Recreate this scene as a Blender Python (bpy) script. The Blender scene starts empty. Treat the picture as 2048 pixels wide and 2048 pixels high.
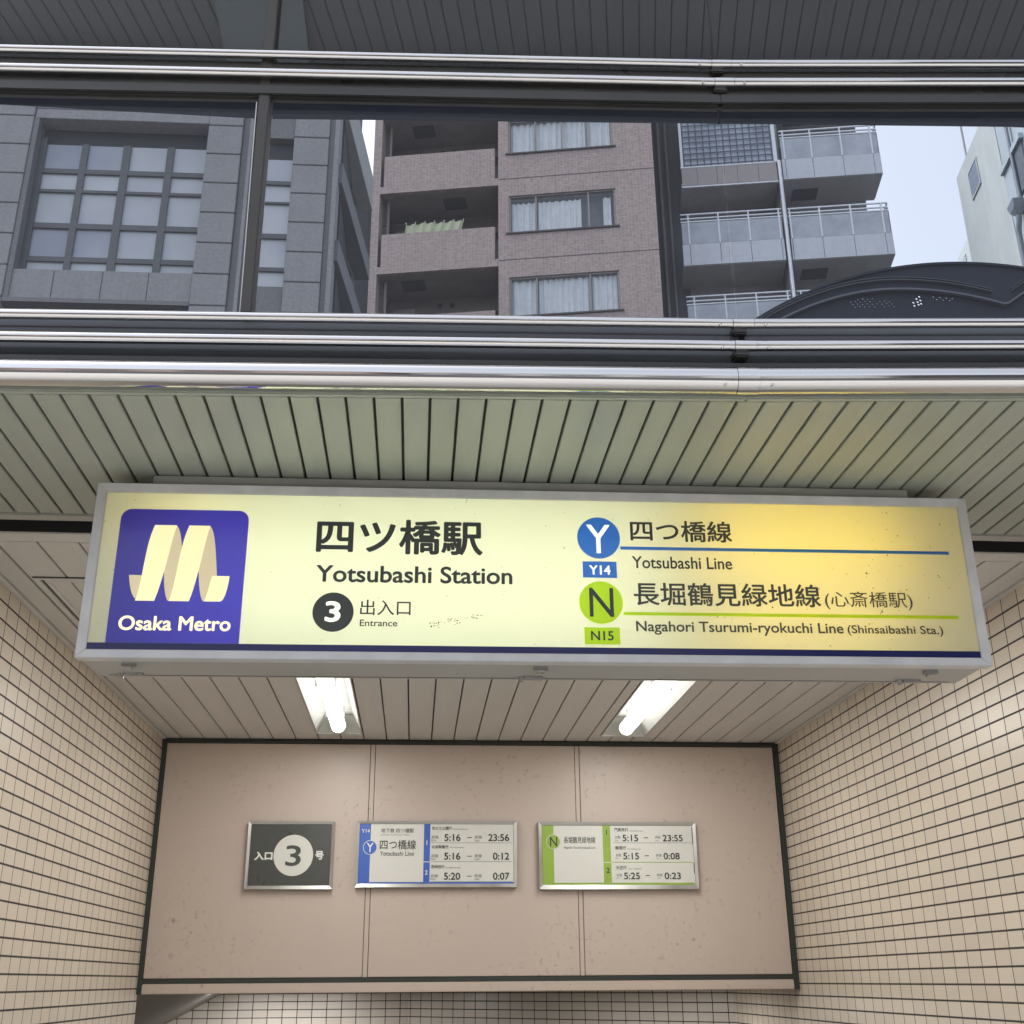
import bpy, bmesh, math, random
from mathutils import Vector, Matrix
R = math.radians
rnd = random.Random(7)
scene = bpy.context.scene
C = scene.collection

# ------------------------------------------------------------------ camera
cam_d = bpy.data.cameras.new('camera')
cam_d.sensor_width = 36.0
cam_d.lens = 40.76
cam_d.clip_start = 0.05
cam_d.clip_end = 2000
cam = bpy.data.objects.new('camera', cam_d)
C.objects.link(cam)
m = Matrix(((0.9969, -0.0230, -0.0758), (-0.0789, -0.3741, -0.9240), (-0.0071, 0.9271, -0.3748)))
# columns: right, up, back
right = Vector((0.9969, -0.0789, -0.0071)); up = Vector((-0.0230, -0.3741, 0.9271)); back = Vector((-0.0758, -0.9240, -0.3748))
right.normalize(); up = (up - right * up.dot(right)).normalized(); back = right.cross(up)
cam.matrix_world = Matrix(((right.x, up.x, back.x, 0.0), (right.y, up.y, back.y, 0.0), (right.z, up.z, back.z, 1.6), (0, 0, 0, 1)))
scene.camera = cam

# ------------------------------------------------------------------ world, sun, exposure
SUN_EL, SUN_AZ = 55, 290           # overcast: the sun is only a soft bright patch
world = bpy.data.worlds.new('World'); scene.world = world
world.use_nodes = True
wn = world.node_tree; wn.nodes.clear()
sky = wn.nodes.new('ShaderNodeTexSky'); sky.sky_type = 'NISHITA'; sky.sun_disc = False
sky.sun_elevation = R(SUN_EL); sky.sun_rotation = R(SUN_AZ)
sky.air_density = 1.0; sky.dust_density = 5.0; sky.ozone_density = 1.0
hs = wn.nodes.new('ShaderNodeHueSaturation'); hs.inputs['Saturation'].default_value = 0.36
bg = wn.nodes.new('ShaderNodeBackground'); bg.inputs['Strength'].default_value = 0.15
wo = wn.nodes.new('ShaderNodeOutputWorld')
wn.links.new(sky.outputs[0], hs.inputs['Color']); wn.links.new(hs.outputs[0], bg.inputs[0]); wn.links.new(bg.outputs[0], wo.inputs[0])
sun_d = bpy.data.lights.new('sun', 'SUN'); sun_d.energy = 0.5; sun_d.angle = R(16); sun_d.color = (1.0, 0.97, 0.92)
sun = bpy.data.objects.new('sun', sun_d); C.objects.link(sun)
sd = Vector((math.sin(R(SUN_AZ)) * math.cos(R(SUN_EL)), math.cos(R(SUN_AZ)) * math.cos(R(SUN_EL)), math.sin(R(SUN_EL))))
sun.rotation_euler = (-sd).to_track_quat('-Z', 'Y').to_euler()
vs = scene.view_settings
scene.display_settings.display_device = 'sRGB'
vs.view_transform = 'Standard'; vs.look = 'None'; vs.exposure = 1.3; vs.gamma = 1.0; vs.use_curve_mapping = False
scene.cycles.use_denoising = True
scene.cycles.max_bounces = 10; scene.cycles.diffuse_bounces = 5; scene.cycles.glossy_bounces = 5
scene.cycles.transparent_max_bounces = 12; scene.cycles.transmission_bounces = 6
scene.cycles.sample_clamp_indirect = 1.5; scene.cycles.blur_glossy = 1.0
scene.cycles.caustics_reflective = False; scene.cycles.caustics_refractive = False

# ------------------------------------------------------------------ helpers: meshes
class MB:
    def __init__(s): s.v = []; s.f = []; s.sm = []
    def quad(s, pts, smooth=False):
        n = len(s.v); s.v += [tuple(p) for p in pts]; s.f.append(tuple(range(n, n + len(pts)))); s.sm.append(smooth); return s
    def hexa(s, p):      # p: 4 bottom, 4 top (counter-clockwise seen from above)
        n = len(s.v); s.v += [tuple(q) for q in p]
        for f in ((3, 2, 1, 0), (4, 5, 6, 7), (0, 1, 5, 4), (1, 2, 6, 5), (2, 3, 7, 6), (3, 0, 4, 7)):
            s.f.append(tuple(n + i for i in f)); s.sm.append(False)
        return s
    def box(s, x0, x1, y0, y1, z0, z1):
        return s.hexa([(x0, y0, z0), (x1, y0, z0), (x1, y1, z0), (x0, y1, z0), (x0, y0, z1), (x1, y0, z1), (x1, y1, z1), (x0, y1, z1)])
    def tube(s, pts, r, n=24, caps=True):
        pts = [Vector(p) for p in pts]; rings = []
        for i, p in enumerate(pts):
            a = pts[max(0, i - 1)]; b = pts[min(len(pts) - 1, i + 1)]; t = (b - a).normalized()
            u = t.cross(Vector((0, 0, 1)))
            if u.length < 1e-4: u = t.cross(Vector((1, 0, 0)))
            u.normalize(); w = u.cross(t).normalized(); rr = r[i] if isinstance(r, (list, tuple)) else r
            base = len(s.v)
            for k in range(n):
                th = 2 * math.pi * k / n
                s.v.append(tuple(p + u * (math.cos(th) * rr) + w * (math.sin(th) * rr)))
            rings.append(base)
        for a, b in zip(rings, rings[1:]):
            for k in range(n):
                s.f.append((a + k, a + (k + 1) % n, b + (k + 1) % n, b + k)); s.sm.append(True)
        if caps:
            for rg, rev in ((rings[0], True), (rings[-1], False)):      # caps keep vertices of their own so the round side shades cleanly
                base = len(s.v); s.v += [s.v[rg + k] for k in range(n)]
                s.f.append(tuple(base + k for k in (reversed(range(n)) if rev else range(n)))); s.sm.append(False)
        return s
    def sheet(s, outline, y0, y1):      # outline in (x,z), counter-clockwise seen from -y; thickness y0 (front) to y1 (back)
        n = len(s.v); k = len(outline)
        s.v += [(x, y0, z) for x, z in outline] + [(x, y1, z) for x, z in outline]
        s.f.append(tuple(n + i for i in range(k))); s.sm.append(False)
        s.f.append(tuple(n + k + i for i in reversed(range(k)))); s.sm.append(False)
        for i in range(k):
            j = (i + 1) % k
            s.f.append((n + j, n + i, n + k + i, n + k + j)); s.sm.append(False)
        return s
    def build(s, name, mat, parent=None, bevel=0.0, fix=True):
        me = bpy.data.meshes.new(name); me.from_pydata(s.v, [], s.f); me.update()
        for p, sm in zip(me.polygons, s.sm): p.use_smooth = sm
        if fix:
            bm = bmesh.new(); bm.from_mesh(me); bmesh.ops.recalc_face_normals(bm, faces=bm.faces)
            if bevel:
                bmesh.ops.bevel(bm, geom=[e for e in bm.edges if len(e.link_faces) == 2 and e.calc_face_angle(0) > 0.6], offset=bevel, segments=2, affect='EDGES', clamp_overlap=True)
            bm.to_mesh(me); bm.free()
        me.materials.append(mat)
        o = bpy.data.objects.new(name, me); C.objects.link(o)
        if parent: o.parent = parent
        return o

def thing(name, label, cat, loc=(0, 0, 0), rz=0.0, group=None):
    o = bpy.data.objects.new(name, None); C.objects.link(o); o.empty_display_size = 0.2
    o.location = loc; o.rotation_euler = (0, 0, rz); o['label'] = label; o['category'] = cat
    if group: o['group'] = group
    return o
def tag(o, label, cat, group=None):
    o['label'] = label; o['category'] = cat
    if group: o['group'] = group
    return o
def struct(o): o['kind'] = 'structure'; return o
def plane(name, label, cat, p, az, z=0.0, group=None):   # local x runs along the facade, local y away from the street
    return thing(name, label, cat, (p[0], p[1], z), R(90 - az), group)
def copy_tree(o, parent=None):
    c = o.copy(); C.objects.link(c); c.parent = parent
    for ch in [q for q in bpy.data.objects if q.parent == o]: copy_tree(ch, c)
    return c

# ------------------------------------------------------------------ helpers: materials
def mat(name):
    mt = bpy.data.materials.new(name); mt.use_nodes = True
    nt = mt.node_tree; b = nt.nodes['Principled BSDF']
    return mt, nt, b
def N(nt, kind, **kw):
    n = nt.nodes.new(kind)
    for k, v in kw.items(): setattr(n, k, v)
    return n
def math_n(nt, op, a, b=None, c=None):
    n = nt.nodes.new('ShaderNodeMath'); n.operation = op
    for i, x in enumerate((a, b, c)):
        if x is None: continue
        if isinstance(x, (int, float)): n.inputs[i].default_value = x
        else: nt.links.new(x, n.inputs[i])
    return n.outputs[0]
def mix_c(nt, fac, a, b, mode='MIX'):
    n = nt.nodes.new('ShaderNodeMix'); n.data_type = 'RGBA'; n.blend_type = mode
    for sock, x in ((n.inputs[0], fac), (n.inputs[6], a), (n.inputs[7], b)):
        if isinstance(x, (int, float)): sock.default_value = x
        elif isinstance(x, tuple): sock.default_value = (*x[:3], 1)
        else: nt.links.new(x, sock)
    return n.outputs[2]
def ramp(nt, x, a, b, c=0.0, d=1.0):
    n = nt.nodes.new('ShaderNodeMapRange'); nt.links.new(x, n.inputs[0])
    n.inputs[1].default_value = a; n.inputs[2].default_value = b; n.inputs[3].default_value = c; n.inputs[4].default_value = d
    return n.outputs[0]
def noise(nt, vec, scale, detail=4, rough=0.55):
    n = nt.nodes.new('ShaderNodeTexNoise'); n.inputs['Scale'].default_value = scale; n.inputs['Detail'].default_value = detail; n.inputs['Roughness'].default_value = rough
    nt.links.new(vec, n.inputs['Vector']); return n.outputs['Fac']
def coords(nt):
    return nt.nodes.new('ShaderNodeTexCoord').outputs['Object']
def bump(nt, b, h, strength, dist=0.002):
    n = nt.nodes.new('ShaderNodeBump'); n.inputs['Strength'].default_value = strength; n.inputs['Distance'].default_value = dist
    nt.links.new(h, n.inputs['Height']); nt.links.new(n.outputs[0], b.inputs['Normal'])

def plain(name, col, rough=0.5, metal=0.0, var=0.12, scale=6.0, bmp=0.0, stretch=(1, 1, 1), spec=0.5, streak=0.0):
    mt, nt, b = mat(name)
    co = coords(nt); mp = N(nt, 'ShaderNodeMapping'); mp.inputs['Scale'].default_value = stretch; nt.links.new(co, mp.inputs[0])
    f = noise(nt, mp.outputs[0], scale, 6)
    lo = tuple(c * (1 - var) for c in col); hi = tuple(min(1, c * (1 + var)) for c in col)
    colr = mix_c(nt, ramp(nt, f, 0.3, 0.7), lo, hi)
    if streak:      # rain marks running down the face, and broad uneven weathering
        m2 = N(nt, 'ShaderNodeMapping'); m2.inputs['Scale'].default_value = (5.5, 5.5, 0.35); nt.links.new(co, m2.inputs[0])
        k1 = ramp(nt, noise(nt, m2.outputs[0], 1.0, 5, 0.65), 0.45, 0.75); k2 = ramp(nt, noise(nt, co, 0.9, 5, 0.6), 0.4, 0.7)
        colr = mix_c(nt, math_n(nt, 'MULTIPLY', math_n(nt, 'ADD', k1, k2), streak * 0.6), colr, tuple(c * 0.5 for c in col))
    nt.links.new(colr, b.inputs['Base Color'])
    nt.links.new(ramp(nt, f, 0.3, 0.7, rough * 0.85, min(1, rough * 1.15)), b.inputs['Roughness'])
    b.inputs['Metallic'].default_value = metal; b.inputs['Specular IOR Level'].default_value = spec
    if bmp: bump(nt, b, noise(nt, mp.outputs[0], scale * 12, 3), bmp)
    return mt

def grid_uv(nt):      # along-the-wall and height coordinates, right for any axis-aligned face of the object
    co = coords(nt); sp = N(nt, 'ShaderNodeSeparateXYZ'); nt.links.new(co, sp.inputs[0])
    return math_n(nt, 'ADD', sp.outputs[0], sp.outputs[1]), sp.outputs[2], co
def tiles(name, W, H, gu, gv, col, joint, rough=0.22, pu=0.0, pv=0.0, var=0.05, dirt=0.25, stagger=0.0, bmp=0.35, spec=0.5, jmix=1.0, streak=0.0):
    mt, nt, b = mat(name); u, v, co = grid_uv(nt)
    vv = math_n(nt, 'DIVIDE', math_n(nt, 'SUBTRACT', v, pv), H); row = math_n(nt, 'FLOOR', vv)
    uu = math_n(nt, 'DIVIDE', math_n(nt, 'SUBTRACT', u, pu), W)
    if stagger: uu = math_n(nt, 'ADD', uu, math_n(nt, 'MULTIPLY', row, stagger))
    def edge(x, size, g):
        fr = math_n(nt, 'FRACT', x); d = math_n(nt, 'MULTIPLY', math_n(nt, 'MINIMUM', fr, math_n(nt, 'SUBTRACT', 1.0, fr)), size)
        return ramp(nt, d, g * 0.5, g * 0.5 + 0.0012, 1.0, 0.0)
    j = math_n(nt, 'MAXIMUM', edge(uu, W, gu), edge(vv, H, gv))
    cx = N(nt, 'ShaderNodeCombineXYZ'); nt.links.new(math_n(nt, 'FLOOR', uu), cx.inputs[0]); nt.links.new(row, cx.inputs[1])
    wn_ = N(nt, 'ShaderNodeTexWhiteNoise'); nt.links.new(cx.outputs[0], wn_.inputs['Vector'])
    tone = mix_c(nt, wn_.outputs['Value'], tuple(c * (1 - var) for c in col), tuple(min(1, c * (1 + var)) for c in col))
    big = noise(nt, co, 1.7, 6, 0.6)
    tone = mix_c(nt, math_n(nt, 'MULTIPLY', ramp(nt, big, 0.42, 0.72), dirt), tone, tuple(c * 0.62 for c in col))
    if streak:
        m2 = N(nt, 'ShaderNodeMapping'); m2.inputs['Scale'].default_value = (4.0, 4.0, 0.3); nt.links.new(co, m2.inputs[0])
        tone = mix_c(nt, math_n(nt, 'MULTIPLY', ramp(nt, noise(nt, m2.outputs[0], 1.0, 5, 0.65), 0.45, 0.75), streak), tone, tuple(c * 0.5 for c in col))
    jc = mix_c(nt, ramp(nt, noise(nt, co, 9.0, 3), 0.35, 0.65), joint, tuple(min(1, c * 1.7) for c in joint))
    nt.links.new(mix_c(nt, math_n(nt, 'MULTIPLY', j, jmix), tone, jc), b.inputs['Base Color'])
    nt.links.new(math_n(nt, 'MAXIMUM', ramp(nt, noise(nt, co, 5.0, 2), 0.3, 0.7, rough * 0.9, rough * 1.1), math_n(nt, 'MULTIPLY', j, 0.85)), b.inputs['Roughness'])
    b.inputs['Specular IOR Level'].default_value = spec
    # each tile sits at a slightly different tilt, joints are sunk
    h = math_n(nt, 'MULTIPLY', j, -1.0)
    bump(nt, b, h, bmp, 0.0015)
    return mt

def steel(name, col=(0.72, 0.72, 0.73), rough=0.07, wav=0.02):
    mt, nt, b = mat(name); co = coords(nt)
    b.inputs['Metallic'].default_value = 1.0
    mp = N(nt, 'ShaderNodeMapping'); mp.inputs['Scale'].default_value = (1.2, 30, 30); nt.links.new(co, mp.inputs[0])
    f = noise(nt, mp.outputs[0], 3.0, 4)
    nt.links.new(mix_c(nt, f, tuple(c * 0.93 for c in col), col), b.inputs['Base Color'])
    nt.links.new(ramp(nt, f, 0.3, 0.7, rough * 0.7, rough * 1.5), b.inputs['Roughness'])
    bump(nt, b, noise(nt, co, 2.3, 2), wav, 0.01)
    return mt

def film(name, col, gloss=0.05, speck=False, front=0.5):    # plastic that light passes through, as on a backlit sign
    mt, nt, b = mat(name); out = nt.nodes['Material Output']; nt.nodes.remove(b); co = coords(nt)
    cs = None
    f = noise(nt, co, 1.6, 5)
    cs = mix_c(nt, ramp(nt, f, 0.3, 0.7), tuple(c * 0.95 for c in col), col)
    if speck:
        s1 = ramp(nt, noise(nt, co, 95.0, 2), 0.715, 0.74)
        zone = ramp(nt, noise(nt, co, 2.2, 2), 0.5, 0.62)
        cs = mix_c(nt, math_n(nt, 'MULTIPLY', s1, zone), cs, (0.10, 0.10, 0.06))
    d = N(nt, 'ShaderNodeBsdfDiffuse'); t = N(nt, 'ShaderNodeBsdfTranslucent'); g = N(nt, 'ShaderNodeBsdfGlossy'); g.inputs['Roughness'].default_value = 0.18
    nt.links.new(cs, d.inputs[0]); nt.links.new(cs, t.inputs[0])
    mx = N(nt, 'ShaderNodeMixShader'); mx.inputs[0].default_value = 1 - front
    nt.links.new(d.outputs[0], mx.inputs[1]); nt.links.new(t.outputs[0], mx.inputs[2])
    m2 = N(nt, 'ShaderNodeMixShader'); m2.inputs[0].default_value = gloss
    nt.links.new(mx.outputs[0], m2.inputs[1]); nt.links.new(g.outputs[0], m2.inputs[2]); nt.links.new(m2.outputs[0], out.inputs[0])
    return mt
def glow(name, col, strength):
    mt, nt, b = mat(name)
    b.inputs['Base Color'].default_value = (*col, 1); b.inputs['Emission Color'].default_value = (*col, 1); b.inputs['Emission Strength'].default_value = strength
    return mt
def pane_mat(name, tint, refl=0.08, rough=0.0, blend=True):
    mt, nt, b = mat(name); out = nt.nodes['Material Output']; nt.nodes.remove(b)
    t = N(nt, 'ShaderNodeBsdfTransparent'); t.inputs[0].default_value = (*tint, 1)
    g = N(nt, 'ShaderNodeBsdfGlossy'); g.inputs['Roughness'].default_value = rough
    lw = N(nt, 'ShaderNodeLayerWeight'); lw.inputs[0].default_value = 0.5
    fac = math_n(nt, 'ADD', refl, math_n(nt, 'MULTIPLY', math_n(nt, 'POWER', lw.outputs['Facing'], 5.0), 0.9 - refl))
    mx = N(nt, 'ShaderNodeMixShader'); nt.links.new(fac, mx.inputs[0])
    nt.links.new(t.outputs[0], mx.inputs[1]); nt.links.new(g.outputs[0], mx.inputs[2]); nt.links.new(mx.outputs[0], out.inputs[0])
    return mt

M = {}
TZ = 1.5785       # height of one tile joint
M['tile'] = tiles('beige_wall_tile', 0.097, 0.05, 0.0030, 0.0048, (0.685, 0.60, 0.495), (0.035, 0.03, 0.026), rough=0.325, pu=4.625 + 1.7675, pv=TZ, dirt=0.08, var=0.045, bmp=0.12)
M['tile_l'] = tiles('beige_wall_tile_west', 0.097, 0.05, 0.0030, 0.0048, (0.685, 0.60, 0.495), (0.035, 0.03, 0.026), rough=0.325, pu=0.02, pv=TZ, dirt=0.08, var=0.045, bmp=0.12)
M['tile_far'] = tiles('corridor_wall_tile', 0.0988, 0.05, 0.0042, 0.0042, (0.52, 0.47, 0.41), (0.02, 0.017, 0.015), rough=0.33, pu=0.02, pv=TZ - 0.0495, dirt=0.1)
M['panel'] = None
M['strip'] = plain('dark_green_trim', (0.035, 0.042, 0.037), 0.5)
M['slat'] = plain('grey_green_slat', (0.36, 0.395, 0.345), 0.38, 0.0, 0.07, 3.0, stretch=(8, 1, 1))
M['slat_in'] = plain('warm_grey_slat', (0.67, 0.665, 0.64), 0.4, 0.0, 0.05, 3.0, stretch=(8, 1, 1))
M['void'] = plain('dark_void', (0.07, 0.073, 0.068), 0.8)
M['alu'] = plain('anodised_aluminium', (0.56, 0.565, 0.56), 0.38, 0.35, 0.07, 5.0)
M['alu_w'] = plain('weathered_white_frame', (0.60, 0.61, 0.62), 0.42, 0.15, 0.10, 14.0)
M['housing'] = plain('grey_sign_housing', (0.42, 0.42, 0.40), 0.45, 0.1, 0.08, 5.0)
M['steel'] = steel('polished_steel')
M['steel_d'] = steel('brushed_bolt_steel', (0.55, 0.55, 0.54), 0.25)
M['fascia'] = plain('dark_painted_fascia', (0.095, 0.105, 0.12), 0.16, 0.0, 0.15, 2.0, stretch=(1, 8, 8))
M['rail'] = plain('dark_bronze_rail', (0.05, 0.05, 0.05), 0.3, 0.2, 0.2, 3.0)
M['mullion'] = plain('bronze_mullion', (0.06, 0.058, 0.053), 0.4, 0.2, 0.12, 6.0)
M['roofdark'] = plain('dark_ribbed_soffit', (0.046, 0.049, 0.046), 0.55, 0, 0.1, 2.0)
M['beam'] = plain('navy_beam', (0.012, 0.016, 0.03), 0.6, spec=0.2)
M['glass'] = pane_mat('tinted_glass', (0.88, 0.90, 0.93), 0.018)
M['conc'] = plain('concrete', (0.38, 0.37, 0.36), 0.85, 0, 0.15, 1.5, 0.2)
M['floor'] = plain('granite_floor', (0.34, 0.32, 0.30), 0.5, 0, 0.2, 40.0)

def wall_panel_mat():
    mt, nt, b = mat('stained_beige_panel'); co = coords(nt)
    big = noise(nt, co, 1.3, 5); fine = noise(nt, co, 34.0, 4, 0.65); z2 = noise(nt, co, 2.6, 4)
    base = mix_c(nt, ramp(nt, big, 0.3, 0.7), (0.56, 0.47, 0.405), (0.61, 0.51, 0.44))
    sp = math_n(nt, 'MULTIPLY', ramp(nt, fine, 0.56, 0.68), ramp(nt, z2, 0.46, 0.66))
    base = mix_c(nt, math_n(nt, 'MULTIPLY', sp, 0.65), base, (0.25, 0.20, 0.16))
    rust = ramp(nt, noise(nt, co, 60.0, 2), 0.74, 0.78)
    base = mix_c(nt, math_n(nt, 'MULTIPLY', rust, 0.6), base, (0.22, 0.12, 0.05))
    nt.links.new(base, b.inputs['Base Color']); b.inputs['Roughness'].default_value = 0.42
    bump(nt, b, noise(nt, co, 3.0, 3), 0.08, 0.01)
    return mt
M['panel'] = wall_panel_mat()

# ------------------------------------------------------------------ helpers: lettering fitted to a box on a board
_dg = bpy.context.evaluated_depsgraph_get
def lettering(parent, body, box, mt, y, z0=0.0, bold=0.0, name='lettering', fit='both'):
    cu = bpy.data.curves.new('txt', 'FONT'); cu.body = body; cu.size = 1.0; cu.resolution_u = 5; cu.fill_mode = 'FRONT'
    to = bpy.data.objects.new('txt', cu); C.objects.link(to)
    me = bpy.data.meshes.new_from_object(to.evaluated_get(_dg()))
    bpy.data.objects.remove(to); bpy.data.curves.remove(cu)
    xs = [v.co.x for v in me.vertices]; ys = [v.co.y for v in me.vertices]
    x0, x1, y0, y1 = min(xs) - bold, max(xs) + bold, min(ys) - bold, max(ys) + bold; u0, u1, v0, v1 = box
    sx = (u1 - u0) / max(1e-6, x1 - x0); sy = (v1 - v0) / max(1e-6, y1 - y0)
    if fit == 'h': sx = sy; u0 = (u0 + u1) / 2 - sx * (x1 - x0) / 2
    if fit == 'w': sy = sx; v0 = (v0 + v1) / 2 - sy * (y1 - y0) / 2
    polys = [tuple(p.vertices) for p in me.polygons]; V, F = [], []
    dirs = [(0, 0)] if not bold else [(math.cos(k * math.pi / 4), math.sin(k * math.pi / 4)) for k in range(8)]
    for k, (dx, dy) in enumerate(dirs):          # thicker strokes: the print laid down a few times, each a hair off
        n0 = len(V)
        V += [(u0 + (a + dx * bold - x0) * sx, y - k * 4e-5, v0 + (b + dy * bold - y0) * sy - z0) for a, b in zip(xs, ys)]
        F += [tuple(n0 + i for i in p) for p in polys]
    bpy.data.meshes.remove(me); me = bpy.data.meshes.new(name); me.from_pydata(V, [], F); me.materials.append(mt)
    o = bpy.data.objects.new(name, me); C.objects.link(o); o.parent = parent
    return o
def patch(parent, name, outline, mt, y, z0=0.0, th=0.0006):
    return MB().sheet([(u, v - z0) for u, v in outline], y, y + th).build(name, mt, parent)
def rect(u0, u1, v0, v1): return [(u0, v0), (u1, v0), (u1, v1), (u0, v1)]
def disc(cu_, cv, ru, rv=None, n=64):
    rv = rv or ru
    return [(cu_ + ru * math.cos(2 * math.pi * i / n), cv + rv * math.sin(2 * math.pi * i / n)) for i in range(n)]

# ================================================================== THE GROUND AND THE STAIRWELL
ZC = 2.678; XL, XR, D = -1.209, 1.7675, 5.62
asphalt = plain('asphalt', (0.055, 0.055, 0.057), 0.85, 0, 0.2, 8.0, 0.3)
paving = tiles('pavement_slab', 0.3, 0.3, 0.006, 0.006, (0.50, 0.485, 0.455), (0.12, 0.115, 0.11), rough=0.7, dirt=0.3)
g = MB(); X0, X1, Y0, Y1 = XL + 0.002, 3.4, 2.75, 9.4
B_ = 900
g.quad([(-B_, -B_, 0), (B_, -B_, 0), (B_, Y0, 0), (-B_, Y0, 0)]); g.quad([(-B_, Y1, 0), (B_, Y1, 0), (B_, B_, 0), (-B_, B_, 0)])
g.quad([(-B_, Y0, 0), (-5.2, Y0, 0), (-5.2, Y1, 0), (-B_, Y1, 0)]); g.quad([(X1, Y0, 0), (B_, Y0, 0), (B_, Y1, 0), (X1, Y1, 0)])
struct(g.build('ground', asphalt))
struct(MB().box(-40, 40, -3.2, 2.73, 0.004, 0.13).build('pavement', paving))
st = MB(); n = 11
for i in range(n): st.box(XL + 0.003, XR - 0.003, 2.75 + i * 0.26, 2.75 + (i + 1) * 0.26, -2.2, 0.10 - 0.17 * (i + 1))
struct(st.build('stairs', M['floor']))
struct(MB().box(-5.2, 3.4, 5.62, 9.4, -2.3, -1.95).build('corridor_floor', M['floor']))

# ================================================================== PASSAGE WALLS, CEILINGS, BULKHEAD
o = MB().box(XL - 0.25, XL, 2.10, 5.64, -2.2, ZC + 0.0).build('tiled_wall', M['tile_l'])
tag(o, 'beige small-tile wall on the left side of the stairway', 'wall')
o = MB().box(XR, XR + 0.25, 2.02, 6.815, -2.2, ZC + 0.0).build('tiled_wall', M['tile'])
tag(o, 'beige small-tile wall on the right side of the stairway', 'wall')

# outer soffit of narrow slats in front of the shutter slot
def y_tube(x): return 2.006 + (0.64 - x) * 0.0419 if x < 0.64 else 2.006 - (x - 0.64) * 0.072
sof = thing('slatted_soffit', 'narrow grey-green slatted soffit above the lightbox sign', 'ceiling', (0, 0, ZC))
s = MB(); P1 = 0.0561
x = -0.834 - 40 * P1
while x < 2.6:
    a, b = x + 0.003, x + P1 - 0.003
    s.hexa([(a, y_tube(a) + 0.034, 0), (b, y_tube(b) + 0.034, 0), (b, 2.737, 0), (a, 2.737, 0),
            (a, y_tube(a) + 0.034, 0.012), (b, y_tube(b) + 0.034, 0.012), (b, 2.737, 0.012), (a, 2.737, 0.012)])
    x += P1
s.build('slat_panel', M['slat'], sof, bevel=0.0015)
bk = MB()
for a, b in ((-3.4, 0.64), (0.64, 2.7)):
    bk.hexa([(a, y_tube(a) + 0.036, 0.0125), (b, y_tube(b) + 0.036, 0.0125), (b, 2.737, 0.0125), (a, 2.737, 0.0125), (a, y_tube(a) + 0.036, 0.05), (b, y_tube(b) + 0.036, 0.05), (b, 2.737, 0.05), (a, 2.737, 0.05)])
bk.build('backing_sheet', M['void'], sof)
MB().box(-3.4, 2.7, 2.738, 2.778, -0.004, 0.02).build('edge_trim', M['housing'], sof, bevel=0.003)
# shutter slot
slot = thing('shutter_slot', 'dark shutter slot between the two slatted ceilings', 'shutter', (0, 0, ZC))
MB().box(-3.4, 2.7, 2.70, 2.95, 0.16, 0.17).build('recess', M['void'], slot)
MB().box(-3.4, 2.7, 2.7785, 2.782, 0.0, 0.16).box(-3.4, 2.7, 2.866, 2.870, 0.0, 0.16).build('guide', M['rail'], slot)
MB().tube([(XL, 2.825, 0.10), (XR, 2.825, 0.10)], 0.035, 16).build('roller', M['rail'], slot)

# inner ceiling: wider slats, with openings for the lamps and the hatch
cei = thing('slatted_ceiling', 'warm grey slatted ceiling inside the stairway', 'ceiling', (0, 0, ZC))
P2 = 0.1075; X_S = -0.583 - 6 * P2
LAMPS = ((-0.476, -0.261), (0.8605, 1.0755))        # openings, in slat units
LY0, LY1 = 4.18, 5.468
s = MB()
s.box(XL, XR, 2.870, 2.890, -0.004, 0.03)
s.box(XL, XR, 2.8905, 2.944, 0.001, 0.02)
i = 0; x = X_S
def slat(a, b, y0, y1):
    s.box(a + 0.003, b - 0.003, y0, y1, 0, 0.015)
edges = [X_S + k * P2 for k in range(0, 29)]
for a in edges:
    b = a + P2; mid = (a + b) / 2
    if a < XL + 0.05 or b > XR - 0.035: continue
    hit = [q for q in LAMPS if a < q[1] and b > q[0]]
    if hit:
        l0, l1 = hit[0]
        slat(a, b, 2.9445, 2.964); slat(a, b, 4.046, LY0 - 0.006); slat(a, b, LY1 + 0.006, D - 0.02)
        for e0, e1 in ((LY0 - 0.0055, LY1 + 0.0055), (2.9645, 4.0455)):
          if l0 - a > 0.012: s.box(a + 0.0035, l0 - 0.001, e0, e1, 0, 0.015)
          if b - l1 > 0.012: s.box(l1 + 0.001, b - 0.0035, e0, e1, 0, 0.015)
    else: slat(a, b, 2.9445, D - 0.02)
first = min(a for a in edges if a >= XL + 0.05); last = max(a + P2 for a in edges if a + P2 <= XR - 0.035)
s.box(XL + 0.022, first - 0.0045, 2.9445, D - 0.02, 0, 0.015); s.box(last + 0.0045, XR - 0.022, 2.9445, D - 0.02, 0, 0.015)
s.box(XL, XL + 0.018, 2.9445, D - 0.02, -0.006, 0.02); s.box(XR - 0.018, XR, 2.9445, D - 0.02, -0.006, 0.02)
s.build('slat_panel', M['slat_in'], cei, bevel=0.0012)
bk = MB(); xs_ = [XL, LAMPS[0][0] - 0.002, LAMPS[0][1] + 0.002, LAMPS[1][0] - 0.002, LAMPS[1][1] + 0.002, XR]
for k in range(5):
    if k % 2 == 0: bk.box(xs_[k], xs_[k + 1], 2.895, D - 0.01, 0.0155, 0.03)
    else: bk.box(xs_[k], xs_[k + 1], 2.895, 2.96, 0.0155, 0.03); bk.box(xs_[k], xs_[k + 1], 4.05, LY0 - 0.01, 0.0155, 0.03); bk.box(xs_[k], xs_[k + 1], LY1 + 0.01, D - 0.01, 0.0155, 0.03)
bk.build('backing_sheet', M['void'], cei)
hx0, hx1, hy0, hy1 = -1.105, -0.50, 3.235, 3.83
h = MB(); t = 0.012
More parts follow.
